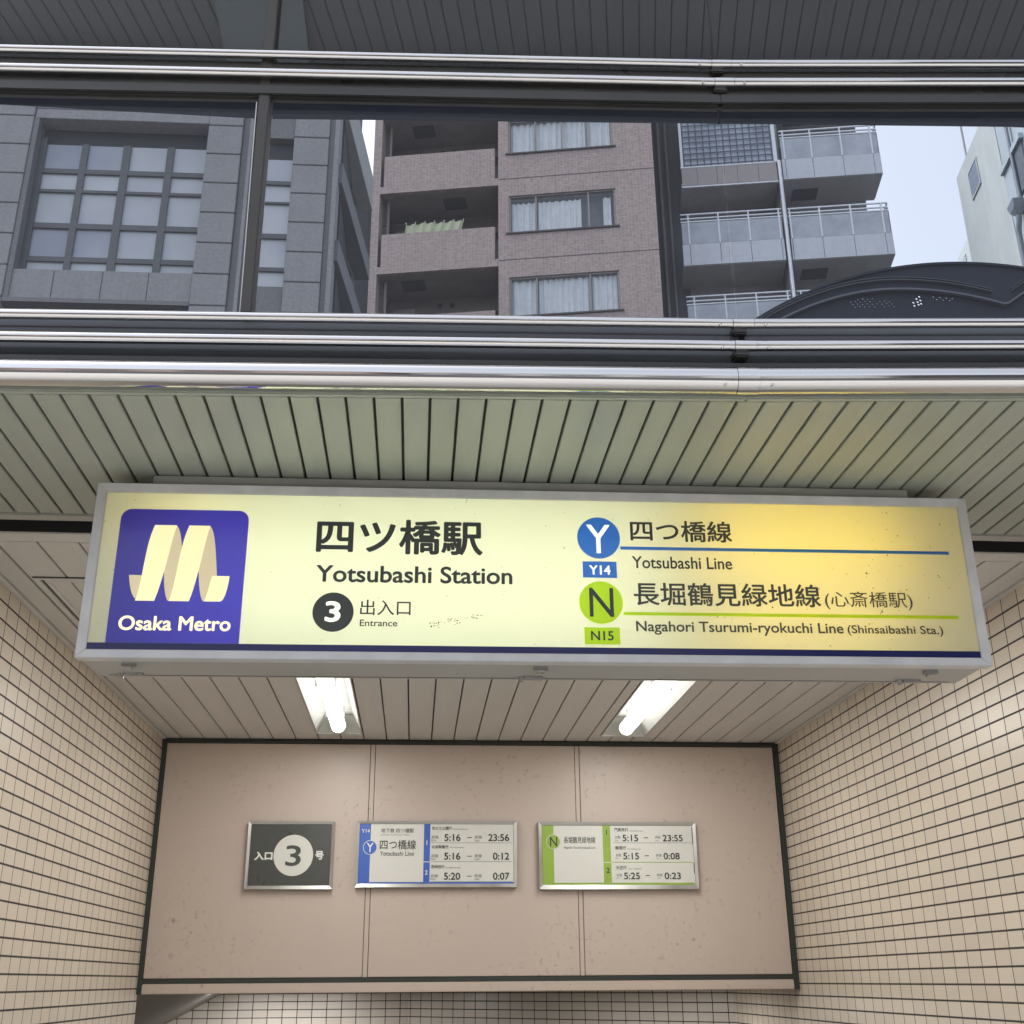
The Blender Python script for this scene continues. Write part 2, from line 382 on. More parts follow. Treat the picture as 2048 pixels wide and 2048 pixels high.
for q in (0, 1):
    e = q * 0.022; 
    h.box(hx0 + e, hx1 - e, hy0 + e, hy0 + e + t, -0.005 + q * 0.002, 0.004); h.box(hx0 + e, hx1 - e, hy1 - e - t, hy1 - e, -0.005 + q * 0.002, 0.004)
    h.box(hx0 + e, hx0 + e + t, hy0 + e + t, hy1 - e - t, -0.005 + q * 0.002, 0.004); h.box(hx1 - e - t, hx1 - e, hy0 + e + t, hy1 - e - t, -0.005 + q * 0.002, 0.004)
h.build('access_hatch', M['slat_in'], cei)
hg = MB(); hg.box(hx0 - 0.004, hx1 + 0.004, hy0 - 0.005, hy0, -0.003, 0.003); hg.box(hx0 + 0.0145, hx0 + 0.0195, hy0 + 0.014, hy1 - 0.014, -0.002, 0.003)
hg.build('hatch_gap', M['void'], cei)

# end bulkhead with the three small signs
bh = thing('bulkhead_wall', 'beige three-panel bulkhead wall facing the stairway', 'wall', (0, D, 1.555))
zt = ZC - 1.555
for a, b in ((XL + 0.022, -0.229), (-0.203, 0.755), (0.780, XR - 0.028)):
    MB().box(a, b, 0.0, 0.02, 0.064, zt - 0.021).build('panel', M['panel'], bh, bevel=0.002)
MB().box(-0.226, -0.206, 0.003, 0.02, 0.064, zt - 0.021).box(0.758, 0.777, 0.003, 0.02, 0.064, zt - 0.021).build('joint_strip', M['panel'], bh)
MB().box(XL + 0.02, XR - 0.02, 0.012, 0.10, 0.045, zt).build('backing_board', M['void'], bh)
tr = MB(); tr.box(XL, XL + 0.021, -0.006, 0.1, 0.0, zt); tr.box(XR - 0.026, XR, -0.006, 0.1, 0.0, zt); tr.box(XL + 0.021, XR - 0.026, -0.005, 0.1, zt - 0.019, zt)
tr.box(XL + 0.021, XR - 0.026, -0.004, 0.0115, 0.042, 0.062)
tr.build('dark_trim', M['strip'], bh)
MB().box(XL + 0.0215, XR - 0.0265, -0.008, 0.1, 0.0, 0.0415).build('bottom_strip', M['panel'], bh, bevel=0.003)

# corridor behind the bulkhead
o = MB().box(-4.6, -0.028, 8.6, 8.8, -2.2, 1.7).build('corridor_wall', M['tile_far']); tag(o, 'white-beige tiled far wall below the bulkhead, left part', 'wall')
L_ = math.hypot(1.7955, 1.785)
o = MB().box(0, L_, 0, 0.2, -2.2, 1.7).build('corridor_wall', M['tile_far']); o.location = (-0.028, 8.6, 0); o.rotation_euler = (0, 0, -math.atan2(1.785, 1.7955)); tag(o, 'beige tiled slanting wall below the bulkhead, right part', 'wall')
cc = MB(); cc.quad([(-1.213, 5.66, 1.575), (3.2, 5.66, 1.575), (3.2, 9.4, 1.575), (-1.213, 9.4, 1.575)])
o = MB().box(-1.20, 3.0, 5.725, 9.2, 1.575, 1.66).build('corridor_ceiling', M['conc']); tag(o, 'plain corridor ceiling hidden behind the bulkhead', 'ceiling')
sl = MB(); k_ = 0.099 / 0.19
for i in range(70):        # narrow slats running along the slope
    y0 = 5.66 + i * 0.042
    def zz(x): return 1.575 + (x + 1.20) * k_
    sl.hexa([(-4.5, y0, zz(-4.5)), (-1.20, y0, zz(-1.20)), (-1.20, y0 + 0.036, zz(-1.20)), (-4.5, y0 + 0.036, zz(-4.5)),
             (-4.5, y0, zz(-4.5) + 0.02), (-1.20, y0, zz(-1.20) + 0.02), (-1.20, y0 + 0.036, zz(-1.20) + 0.02), (-4.5, y0 + 0.036, zz(-4.5) + 0.02)])
sl.hexa([(-4.5, 5.66, zz(-4.5) + 0.021), (-1.2, 5.66, zz(-1.2) + 0.021), (-1.2, 8.6, zz(-1.2) + 0.021), (-4.5, 8.6, zz(-4.5) + 0.021),
         (-4.5, 5.66, zz(-4.5) + 0.06), (-1.2, 5.66, zz(-1.2) + 0.06), (-1.2, 8.6, zz(-1.2) + 0.06), (-4.5, 8.6, zz(-4.5) + 0.06)])
o = sl.build('sloping_soffit', plain('brown_grey_soffit', (0.22, 0.20, 0.185), 0.6)); tag(o, 'dark grooved sloping soffit at lower left below the bulkhead', 'ceiling')
o = MB().box(-4.6, XL - 0.26, 5.45, 5.64, -2.2, 1.7).build('corridor_wall', M['conc']); tag(o, 'concrete wall behind the left stairway wall', 'wall')

# fluorescent lamps
white_p = plain('white_enamel', (0.66, 0.67, 0.62), 0.35, 0, 0.03)
tube_g = glow('fluorescent_tube', (1.0, 0.99, 0.97), 1.1)
LAMP_W = 3.4
aged_w = plain('greyed_reflector', (0.62, 0.63, 0.59), 0.4, 0, 0.1, 12.0)
def lamp(loc, label):
    L = LY1 - LY0 - 0.03
    t = thing('fluorescent_lamp', label, 'ceiling lamp', loc, group='recessed fluorescent lamps')
    W = 0.101; q = MB()
    q.quad([(-W, 0, 0), (-W, L, 0), (-0.062, L - 0.05, 0.075), (-0.062, 0.05, 0.075)]); q.quad([(W, L, 0), (W, 0, 0), (0.062, 0.05, 0.075), (0.062, L - 0.05, 0.075)])
    q.quad([(-W, L, 0), (W, L, 0), (0.062, L - 0.05, 0.075), (-0.062, L - 0.05, 0.075)]); q.quad([(W, 0, 0), (-W, 0, 0), (-0.062, 0.05, 0.075), (0.062, 0.05, 0.075)])
    q.quad([(-0.062, 0.05, 0.075), (-0.062, L - 0.05, 0.075), (0.062, L - 0.05, 0.075), (0.062, 0.05, 0.075)])
    q.build('reflector', aged_w, t, fix=False)
    e = MB(); e.box(-W - 0.005, -W, -0.005, L + 0.005, -0.004, 0.01); e.box(W, W + 0.005, -0.005, L + 0.005, -0.004, 0.01); e.box(-W, W, L, L + 0.005, -0.004, 0.01); e.box(-W, W, -0.005, 0, -0.004, 0.01)
    e.build('rim', M['alu'], t)
    tb = MB().tube([(0, 0.08, 0.014), (0, L - 0.105, 0.014)], 0.033, 36).build('lamp_tube', tube_g, t)
    MB().tube([(0, L - 0.104, 0.014), (0, L - 0.072, 0.014)], 0.0345, 30).build('lamp_holder', white_p, t); MB().tube([(0, 0.045, 0.014), (0, 0.079, 0.014)], 0.0345, 30).build('lamp_holder', white_p, t)
    ld = bpy.data.lights.new('lamp_light', 'AREA'); ld.shape = 'RECTANGLE'; ld.size = 0.056; ld.size_y = L - 0.34; ld.energy = LAMP_W; ld.color = (1.0, 0.99, 0.97)
    lo = bpy.data.objects.new('lamp_light', ld); C.objects.link(lo); lo.parent = t; lo.location = (0, (L - 0.035) / 2 - 0.07, -0.0205)
    for y in (L * 0.72, L * 0.25):
        for sx in (-1, 1): MB().box(min(sx * 0.0335, sx * 0.042), max(sx * 0.0335, sx * 0.042), y, y + 0.012, 0.0, 0.05).build('clip', M['steel_d'], t)
    return t
l1 = lamp((-0.3685, LY0 + 0.015, ZC), 'left recessed fluorescent lamp glowing in the slatted stairway ceiling')
l2 = copy_tree(l1); l2.location = (0.968, LY0 + 0.015, ZC); l2['label'] = 'right recessed fluorescent lamp glowing in the slatted stairway ceiling'
l5 = copy_tree(l1); l5.location = (-0.3685, 2.99 + 1.115, ZC - 0.0005); l5.rotation_euler = (0, 0, 0); l5['label'] = 'left fluorescent lamp added unseen behind the station sign to brighten the walls'
l6 = copy_tree(l2); l6.location = (0.968, 2.99 + 1.115, ZC - 0.0005); l6['label'] = 'right fluorescent lamp added unseen behind the station sign to brighten the walls'
for q in (l5, l6): q.location.y = 2.975; q.scale = (1, 0.82, 1)  # unseen second row of lamps, added for more light on the stairway walls
l3 = copy_tree(l1); l3.location = (-0.35, 8.05, 1.57); l3.rotation_euler = (0, 0, R(90)); l3['label'] = 'fluorescent lamp hidden above the corridor behind the bulkhead'
l4 = copy_tree(l1); l4.location = (1.3, 6.1, 1.57); l4.rotation_euler = (0, 0, R(45)); l4['label'] = 'fluorescent lamp above the slanting corridor wall behind the bulkhead'

for q in (l3, l4):      # the corridor lamps are set stronger to brighten the far wall
    for ch in q.children:
        if ch.type == 'LIGHT': ch.data = ch.data.copy(); ch.data.energy = 7.5
# roof slab over the stairway
o = MB().box(-3.6, 3.2, 2.32, 9.6, 2.86, 2.98).box(-3.6, XL - 0.252, 2.15, 2.32, 2.70, 2.98).build('flat_roof', M['conc']); tag(o, 'flat concrete roof slab covering the stairway', 'roof')
o = MB().box(-3.6, 3.2, 9.4, 9.6, -2.2, 2.858).build('rear_wall', M['conc']); tag(o, 'concrete rear wall closing the stairway building', 'wall')
o = MB().box(XR + 0.252, 3.2, 2.1, 9.38, -2.2, 2.858).build('side_wall', M['conc']); tag(o, 'thick concrete side of the stairway building, right', 'wall')
o = MB().box(-5.2, XL - 0.262, 2.1, 5.44, -2.2, 2.69).build('side_wall', M['conc']); tag(o, 'thick concrete side of the stairway building, left', 'wall')
o = MB().box(-4.8, -4.6, 5.44, 9.38, -2.2, 2.858).build('side_wall', M['conc']); tag(o, 'concrete end wall beyond the sloping corridor soffit', 'wall')

# ================================================================== MAIN LIGHTBOX SIGN
SZ = 2.24
sg = plane('station_sign', 'long backlit station name sign hanging under the slatted soffit', 'sign', (0.27, 2.437), 90.85, SZ)
U0, U1, V0, V1 = -1.0, 0.998, 2.240, 2.643
u0, u1, v0, v1 = -0.979, 0.9765, 2.2595, 2.6225
def mitre_frame(parent, name, U0, U1, V0, V1, u0, u1, v0, v1, ya, yb, mt, z0=0.0, slope=0.0, bevel=0.0):
    fr = MB()
    O_ = [(U0, V0 - z0), (U1, V0 - z0), (U1, V1 - z0), (U0, V1 - z0)]; I_ = [(u0, v0 - z0), (u1, v0 - z0), (u1, v1 - z0), (u0, v1 - z0)]
    for i in range(4):
        j = (i + 1) % 4; a, b, c, d = O_[i], O_[j], I_[j], I_[i]
        g_ = 0.0004; 
        fr.hexa([(a[0], yb, a[1]), (b[0], yb, b[1]), (c[0], yb, c[1]), (d[0], yb, d[1]), (a[0], ya, a[1]), (b[0], ya, b[1]), (c[0], ya + slope, c[1]), (d[0], ya + slope, d[1])])
    return fr.build(name, mt, parent, bevel=bevel)
mitre_frame(sg, 'frame', U0, U1, V0, V1, u0, u1, v0, v1, 0.0, 0.03, M['alu_w'], SZ, 0.003, 0.0015)
face_m = film('cream_sign_face', (0.88, 0.875, 0.755), speck=True, front=0.35)
MB().box(u0 + 0.0005, u1 - 0.0005, 0.006, 0.009, v0 - SZ + 0.0005, v1 - SZ - 0.0005).build('face_panel', face_m, sg)
# housing: an open-fronted box
hb = MB(); a0, a1, b0, b1 = U0 + 0.012, U1 - 0.012, 0.003, V1 - SZ - 0.003
hb.box(a0, a1, 0.031, 0.175, b0, b0 + 0.004); hb.box(a0, a1, 0.031, 0.175, b1 - 0.004, b1); hb.box(a0, a0 + 0.004, 0.031, 0.175, b0 + 0.004, b1 - 0.004); hb.box(a1 - 0.004, a1, 0.031, 0.175, b0 + 0.004, b1 - 0.004); hb.box(a0 + 0.004, a1 - 0.004, 0.171, 0.175, b0 + 0.004, b1 - 0.004)
hb.build('housing', M['housing'], sg)
ip = MB(); ip.box(a0 + 0.006, a1 - 0.006, 0.160, 0.168, b0 + 0.006, b1 - 0.006); ip.build('reflector_sheet', white_p, sg)
MB().box(a0 + 0.02, a1 - 0.02, 0.160, 0.1605, b0 - 0.0012, b0 - 0.0002).build('hinge_line', M['rail'], sg)
MB().box(-0.888, 0.874, 0.03, 0.15, V1 - SZ, ZC - SZ - 0.002).build('mounting_box', M['housing'], sg, bevel=0.002)
for ul in (-0.90, -0.005, 0.878):
    MB().box(ul - 0.016, ul + 0.016, 0.052, 0.064, -0.006, 0.004).box(ul - 0.009, ul + 0.009, 0.048, 0.07, -0.010, -0.006).build('latch', M['steel_d'], sg, bevel=0.0015)
    MB().box(ul - 0.03, ul + 0.012, 0.138, 0.150, -0.005, 0.004).box(ul - 0.045, ul - 0.032, 0.142, 0.154, -0.009, 0.003).build('latch', M['steel_d'], sg, bevel=0.0015)
# lamps inside the box, seen only through the face
for nm, x0, x1, zc, col, st_ in (('a', -0.82, 0.27, 0.11, (0.95, 1.0, 0.90), 3.1), ('a', -0.82, 0.27, 0.29, (0.95, 1.0, 0.90), 3.1),
                               ('b', 0.38, 0.80, 0.10, (1.0, 0.81, 0.30), 2.3), ('c', -0.93, -0.72, 0.33, (1.0, 0.80, 0.30), 1.6), ('b2', 0.37, 0.84, 0.29, (1.0, 0.72, 0.08), 3.9)):
    MB().tube([(x0, 0.12, zc), (x1, 0.12, zc)], 0.016, 12).build('lamp_tube', glow('sign_lamp_' + nm, col, st_), sg)
# print on the face
ink = plain('dark_ink', (0.06, 0.07, 0.066), 0.5)
f_blue = film('blue_film', (0.27, 0.24, 0.95), front=0.15); f_band = film('navy_film', (0.03, 0.035, 0.20), front=0.5)
f_line = film('line_blue_film', (0.19, 0.46, 1.0), front=0.12); f_green = film('lime_film', (0.80, 0.97, 0.06), front=0.2)
cream = glow('cream_letter', (0.90, 0.82, 0.52), 0.34); cream2 = glow('pale_letter', (0.86, 0.88, 0.74), 0.34)
YF = 0.0052
def s_patch(name, outl, mt, lay=0, parent=sg): return patch(parent, name, outl, mt, YF - 0.0008 * lay, SZ, 0.0005)
def s_text(body, box, mt=ink, lay=1, bold=0.012, fit='both', parent=sg, name='lettering'): return lettering(parent, body, box, mt, YF - 0.0008 * lay, SZ, bold, name, fit)
band = s_patch('bottom_band', rect(u0, u1, 2.2596, 2.2745), f_band)
r_ = 0.024; bl, br, bb, bt = -0.9415, -0.660, 2.2748, 2.5825
logo = s_patch('logo_panel', [(bl, bb), (br, bb)] + [(br - r_ + r_ * math.cos(R(a)), bt - r_ + r_ * math.sin(R(a))) for a in range(0, 91, 10)] + [(bl + r_ + r_ * math.cos(R(a)), bt - r_ + r_ * math.sin(R(a))) for a in range(90, 181, 10)], f_blue)
# ribbon emblem: light front bands and greyer back loops
rl = glow('ribbon_front', (0.86, 0.79, 0.44), 0.31); rb = glow('ribbon_back', (0.60, 0.52, 0.33), 0.25)
for q in (cream, cream2, rl, rb): q.cycles.emission_sampling = 'NONE'
def bez(p0, p1, p2, p3, n=10):
    out = []
    for i in range(n + 1):
        t = i / n; q = 1 - t
        out.append((q**3 * p0[0] + 3 * q * q * t * p1[0] + 3 * q * t * t * p2[0] + t**3 * p3[0], q**3 * p0[1] + 3 * q * q * t * p1[1] + 3 * q * t * t * p2[1] + t**3 * p3[1]))
    return out
T_, Bm, Md = 2.544, 2.368, 2.4265
def back_loop(xt, xr, xb):    # from the top of a band, over and down behind to the next bottom
    top = bez((xt, T_), (xt + 0.014, T_), (xt + 0.024, T_ - 0.045), (xr, Md), 12)
    return top
em_b = MB(); em_f = MB()
def out_b(ol): em_b.sheet([(a, b - SZ) for a, b in ol], YF - 0.0016, YF - 0.0012)
def out_f(ol): em_f.sheet([(a, b - SZ) for a, b in ol], YF - 0.0024, YF - 0.0020)
# left stub (back side)
out_b([(-0.908, Md), (-0.874, Md), (-0.874, Bm + 0.01)] + bez((-0.878, Bm), (-0.892, Bm), (-0.902, 2.385), (-0.908, Md), 8))
for xt, xb in ((-0.817, -0.818), (-0.744, -0.743)):
    ol = bez((xt - 0.004, T_ + 0.0005), (xt + 0.010, T_ + 0.001), (xt + 0.016, 2.50), (xt + 0.025, Md), 14)
    ol += [(xt + 0.016, 2.40), (xb + 0.006, Bm + 0.001)] + bez((xb, Bm), (xb - 0.008, Bm + 0.004), (xb - 0.014, 2.41), (xb - 0.016, 2.436), 8)
    ol += [(xt - 0.020, 2.44), (xt - 0.014, 2.50)]
    out_b(ol[::-1])
for xl, xr, xbl, xbr in ((-0.864, -0.816, -0.889, -0.848), (-0.789, -0.743, -0.817, -0.774)):
    left = bez((xbl, Bm), (xbl + 0.012, Bm + 0.03), (xl - 0.018, T_ - 0.045), (xl, T_), 14)
    rt = bez((xr, T_), (xr - 0.010, T_ - 0.03), (xbr + 0.016, Bm + 0.05), (xbr, Bm), 14)
    out_f((left + rt)[::-1])
out_f(([(-0.743 + 0.002, Bm)] + bez((-0.741, Bm), (-0.735, 2.385), (-0.733, 2.41), (-0.729, Md), 6) + [(-0.691, Md)] + bez((-0.691, Md), (-0.694, 2.39), (-0.699, Bm), (-0.708, Bm), 6))[::-1])
ro = em_b.build('ribbon_emblem', rb, logo, fix=True); rf = em_f.build('ribbon_emblem', rl, logo, fix=True)
s_text('Osaka Metro', (-0.918, -0.680, 2.3015, 2.3345), cream, 2, 0.022, parent=logo)
s_text('四ツ橋駅', (-0.508, -0.136, 2.4835, 2.567), bold=0.024)
s_text('Yotsubashi Station', (-0.504, -0.070, 2.4165, 2.4565), bold=0.02)
ent = s_patch('number_badge', disc(-0.4625, 2.348, 0.0445, 0.0447), ink, 1)
s_text('3', (-0.480, -0.446, 2.325, 2.3725), cream2, 2, 0.025, parent=ent)
s_text('出入口', (-0.404, -0.294, 2.342, 2.377), bold=0.006)
s_text('Entrance', (-0.4035, -0.322, 2.3168, 2.3315), bold=0.01)
by = s_patch('line_badge', disc(0.127, 2.531, 0.049, 0.050), f_line, 1)
s_text('Y', (0.099, 0.153, 2.4935, 2.5625), cream2, 2, 0.006, parent=by)
cp = s_patch('code_plate', rect(0.0885, 0.1655, 2.4355, 2.474), f_line, 1); s_text('Y14', (0.103, 0.151, 2.4425, 2.4645), cream2, 2, 0.022, parent=cp)
bn = s_patch('line_badge', disc(0.127, 2.3775, 0.049, 0.0495), f_green, 1)
s_text('N', (0.101, 0.155, 2.344, 2.411), ink, 2, 0.004, parent=bn)
cp = s_patch('code_plate', rect(0.0877, 0.1665, 2.2815, 2.320), f_green, 1); s_text('N15', (0.102, 0.152, 2.290, 2.3115), ink, 2, 0.018, parent=cp)
s_text('四つ橋線', (0.200, 0.435, 2.524, 2.576), bold=0.016)
s_patch('line_bar', rect(0.1758, 0.9395, 2.5035, 2.511), f_line, 1)
s_text('Yotsubashi Line', (0.201, 0.4295, 2.459, 2.488), bold=0.014)
s_text('長堀鶴見緑地線', (0.201, 0.626, 2.372, 2.4265), bold=0.014)
s_text('(心斎橋駅)', (0.635, 0.837, 2.368, 2.411), bold=0.004)
s_patch('line_bar', rect(0.1765, 0.9385, 2.349, 2.3565), f_green, 1)
s_text('Nagahori Tsurumi-ryokuchi Line', (0.203, 0.670, 2.3045, 2.336), bold=0.016)
s_text('(Shinsaibashi Sta.)', (0.679, 0.898, 2.307, 2.332), bold=0.014)
# scraped dirt marks on the face below the station name
dm = MB()
for i in range(46):
    t = rnd.random(); uu_ = -0.253 + 0.112 * t + rnd.gauss(0, 0.004); vv_ = 2.3225 + 0.016 * t + rnd.gauss(0, 0.0035) + (0.004 if t > 0.75 else 0)
    rr = rnd.uniform(0.0004, 0.0013); dm.sheet([(a, b - SZ) for a, b in disc(uu_, vv_, rr * rnd.uniform(1, 1.8), rr, 7)], YF - 0.0007, YF - 0.0004)
for i in range(70):
    uu_ = rnd.uniform(u0 + .01, u1 - .01); vv_ = rnd.uniform(v0 + 0.02, v1 - 0.01)
    if -0.95 < uu_ < -0.65: continue
    rr = rnd.uniform(0.0003, 0.0009); dm.sheet([(a, b - SZ) for a, b in disc(uu_, vv_, rr, rr * rnd.uniform(1, 1.6), 7)], YF - 0.0007, YF - 0.0004)
dm.build('dirt_specks', plain('grime', (0.10, 0.09, 0.05), 0.8), sg)

# ================================================================== THE THREE SMALL BOARDS ON THE BULKHEAD
frame_s = plain('satin_steel_frame', (0.50, 0.49, 0.46), 0.32, 0.75, 0.08, 9.0)
off_w = plain('off_white_board', (0.72, 0.72, 0.66), 0.4, 0, 0.03); dk = plain('charcoal_board', (0.075, 0.08, 0.075), 0.3, 0, 0.12)
w_ink = plain('white_print', (0.80, 0.80, 0.76), 0.5); b_pr = plain('blue_print', (0.055, 0.14, 0.52), 0.35); g_pr = plain('green_print', (0.30, 0.46, 0.06), 0.35); k_pr = plain('black_print', (0.03, 0.035, 0.035), 0.5)
gr_ink = plain('grey_print', (0.17, 0.18, 0.17), 0.5)
def board(name, label, cat, U0, U1, V0, V1, u0, u1, v0, v1, face, group=None):
    t = thing(name, label, cat, ((U0 + U1) / 2, D, V0), 0, group); t['cx'] = (U0 + U1) / 2
    cx = (U0 + U1) / 2
    mitre_frame(t, 'frame', U0 - cx, U1 - cx, V0, V1, u0 - cx, u1 - cx, v0, v1, -0.030, 0.0, frame_s, V0, 0.004, 0.0012)
    MB().box(u0 - cx + 0.0005, u1 - cx - 0.0005, -0.022, -0.018, v0 - V0 + 0.0005, v1 - V0 - 0.0005).build('board_face', face, t)
    del t['cx']
    def P(name, u0, u1, v0, v1, mt, lay=0, par=None): return patch(par or t, name, [(a - cx, b) for a, b in rect(u0, u1, v0, v1)], mt, -0.0226 - 0.0008 * lay, V0, 0.0005)
    def DSC(name, cu_, cv, ru, mt, lay=1, rv=None, par=None): return patch(par or t, name, [(a - cx, b) for a, b in disc(cu_, cv, ru, rv)], mt, -0.0226 - 0.0008 * lay, V0, 0.0005)
    def T(body, box, mt=k_pr, lay=1, bold=0.0, fit='both', par=None): return lettering(par or t, body, (box[0] - cx, box[1] - cx, box[2], box[3]), mt, -0.0226 - 0.0008 * lay, V0, bold, 'lettering', fit)
    return t, P, DSC, T
t, P, DSC, T = board('entrance_board', 'square charcoal board with a white number disc, leftmost on the bulkhead', 'sign', -0.775, -0.378, 1.992, 2.293, -0.7615, -0.392, 2.008, 2.280, dk)
d = DSC('number_disc', -0.562, 2.1415, 0.090, off_w, 1, 0.0915); T('3', (-0.597, -0.527, 2.094, 2.186), dk, 2, 0.012, par=d)
T('入口', (-0.739, -0.656, 2.120, 2.158), w_ink, 1, 0.045); T('号', (-0.463, -0.424, 2.122, 2.161), w_ink, 1, 0.035)

t, P, DSC, T = board('timetable_board', 'wide white timetable board with blue bands, between the two others', 'sign', -0.2755, 0.471, 2.000, 2.296, -0.264, 0.455, 2.016, 2.2835, off_w, 'timetable boards on the bulkhead')
P('colour_band', -0.2635, -0.2115, 2.0165, 2.283, b_pr); P('colour_band', -0.2110, 0.4545, 2.0165, 2.0235, b_pr)
P('colour_band', 0.0355, 0.0645, 2.115, 2.283, b_pr); P('colour_band', 0.0355, 0.0645, 2.024, 2.111, b_pr)
T('Y14', (-0.254, -0.2165, 2.243, 2.260), w_ink, 1, 0.02)
d = DSC('line_badge', -0.2125, 2.177, 0.0325, off_w, 1); d2 = DSC('badge_fill', -0.2125, 2.177, 0.0295, b_pr, 2, par=d); T('Y', (-0.228, -0.197, 2.156, 2.197), w_ink, 3, 0.01, par=d)
T('地下鉄 四ツ橋駅', (-0.164, -0.012, 2.243, 2.263)); T('Subway Yotsubashi Station', (-0.164, -0.028, 2.230, 2.237), gr_ink)
T('四つ橋線', (-0.168, -0.001, 2.168, 2.211), k_pr, 1, 0.004); T('Yotsubashi Line', (-0.166, -0.010, 2.140, 2.160), k_pr)
T('1', (0.045, 0.054, 2.188, 2.209), w_ink, 1, 0.02, 'h'); T('2', (0.043, 0.056, 2.056, 2.076), w_ink, 1, 0.02)
for (dest, en, de, a, b, zb) in (('住之江公園行', 'for Suminoekoen', 0.166, '5:16', '23:56', 2.206), ('北加賀屋行', 'for Kitakagaya', 0.150, '5:16', '0:12', 2.122), ('西梅田行', 'for Nishi-Umeda', 0.133, '5:20', '0:07', 2.033)):
    T(dest, (0.072, de, zb + 0.051, zb + 0.066), k_pr, 1, 0.004); T(en, (de + 0.007, de + 0.074, zb + 0.0515, zb + 0.058), gr_ink)
    T(a, (0.131, 0.206, zb, zb + 0.032), k_pr, 1, 0.016); T(b, (0.336 if len(b) > 4 else 0.358, 0.434, zb, zb + 0.032), k_pr, 1, 0.016)
    T('初発', (0.071, 0.104, zb + 0.010, zb + 0.025), gr_ink); T('First', (0.069, 0.092, zb - 0.001, zb + 0.008), gr_ink)
    T('終発', (0.273, 0.306, zb + 0.010, zb + 0.025), gr_ink); T('Last', (0.273, 0.295, zb - 0.001, zb + 0.008), gr_ink)
    P('dash', 0.237, 0.259, zb + 0.0145, zb + 0.0175, k_pr); P('rule_line', 0.068, 0.447, zb - 0.0085, zb - 0.007, gr_ink)

t, P, DSC, T = board('timetable_board', 'wide white timetable board with lime green bands, rightmost on the bulkhead', 'sign', 0.572, 1.3235, 1.990, 2.294, 0.5885, 1.308, 2.010, 2.279, off_w, 'timetable boards on the bulkhead')
P('colour_band', 0.589, 0.6435, 2.0105, 2.2785, g_pr); P('colour_band', 0.644, 1.3035, 2.0105, 2.0195, g_pr)
P('colour_band', 0.8765, 0.9130, 2.113, 2.2785, g_pr); P('colour_band', 0.8765, 0.9130, 2.0205, 2.109, g_pr); P('colour_band', 0.914, 1.3035, 2.1095, 2.1125, g_pr)
d = DSC('line_badge', 0.642, 2.2035, 0.0335, off_w, 1); d2 = DSC('badge_fill', 0.642, 2.2035, 0.031, g_pr, 2, par=d); T('N', (0.626, 0.660, 2.182, 2.225), k_pr, 3, 0.004, par=d)
T('長堀鶴見緑地線', (0.692, 0.841, 2.197, 2.227)); T('Nagahori Tsurumi-ryokuchi Line', (0.692, 0.839, 2.169, 2.183), gr_ink)
T('1', (0.890, 0.901, 2.236, 2.259), k_pr, 1, 0.015, 'h'); T('2', (0.889, 0.905, 2.063, 2.087), k_pr, 1, 0.015)
for (dest, en, de, a, b, zb, dz) in (('門真南行', 'for Kadomaminami', 1.000, '5:15', '23:55', 2.206, 0.045), ('横堤行', 'for Yokozutsumi', 0.985, '5:15', '0:08', 2.124, 0.044), ('大正行', 'for Taisho', 0.985, '5:25', '0:23', 2.035, 0.044)):
    T(dest, (0.934, de, zb + dz, zb + dz + 0.0165), k_pr, 1, 0.004); T(en, (de + 0.008, de + 0.07, zb + dz, zb + dz + 0.006), gr_ink)
    T(a, (0.971, 1.046, zb, zb + 0.030), k_pr, 1, 0.014); T(b, (1.163, 1.259 if len(b) > 4 else 1.240, zb, zb + 0.030), k_pr, 1, 0.014)
    T('初発', (0.936, 0.962, zb + 0.012, zb + 0.025), gr_ink); T('First', (0.935, 0.950, zb + 0.002, zb + 0.008), gr_ink)
    T('終発', (1.127, 1.153, zb + 0.012, zb + 0.025), gr_ink); T('Last', (1.128, 1.143, zb + 0.002, zb + 0.008), gr_ink)
    P('dash', 1.073, 1.094, zb + 0.0145, zb + 0.018, k_pr)
P('rule_line', 0.926, 1.301, 2.1985, 2.200, gr_ink); P('worn_edge', 1.3045, 1.3075, 2.19, 2.27, k_pr); P('worn_edge', 1.3045, 1.3075, 2.06, 2.11, k_pr)

# ================================================================== FRONT OF THE ENTRANCE: FASCIA, PIPES, GLASS
KX, KY = 0.64, 2.006
XA, XB = -3.3, 3.1
def fold_box(mb, off0, off1, z0, z1, xa=XA, xb=XB):
    for a, b in ((xa, KX), (KX, xb)):
        if a >= b: continue
        mb.hexa([(a, y_tube(a) + off0, z0), (b, y_tube(b) + off0, z0), (b, y_tube(b) + off1, z0), (a, y_tube(a) + off1, z0),
                 (a, y_tube(a) + off0, z1), (b, y_tube(b) + off0, z1), (b, y_tube(b) + off1, z1), (a, y_tube(a) + off1, z1)])
    return mb
o = thing('fascia', 'dark glossy fascia band behind the three lower steel pipes', 'fascia')
fold_box(MB(), 0.030, 0.13, 2.695, 2.857).build('fascia_board', M['fascia'], o, bevel=0.004)
fold_box(MB(), 0.014, 0.0295, 2.744, 2.756).build('ledge', M['rail'], o)
fold_box(MB(), 0.016, 0.0295, 2.805, 2.826).build('ledge', M['fascia'], o, bevel=0.006)
fold_box(MB(), 0.018, 0.033, 2.6775, 2.694).build('drip_edge', M['slat'], o, bevel=0.003)
o = thing('head_rail', 'dark bronze window head rail behind the two upper steel pipes', 'rail')
fold_box(MB(), 0.012, 0.030, 3.403, 3.512).build('rail_body', M['rail'], o, bevel=0.006)
fold_box(MB(), 0.006, 0.0115, 3.412, 3.438).build('cover_strip', M['rail'], o, bevel=0.002)

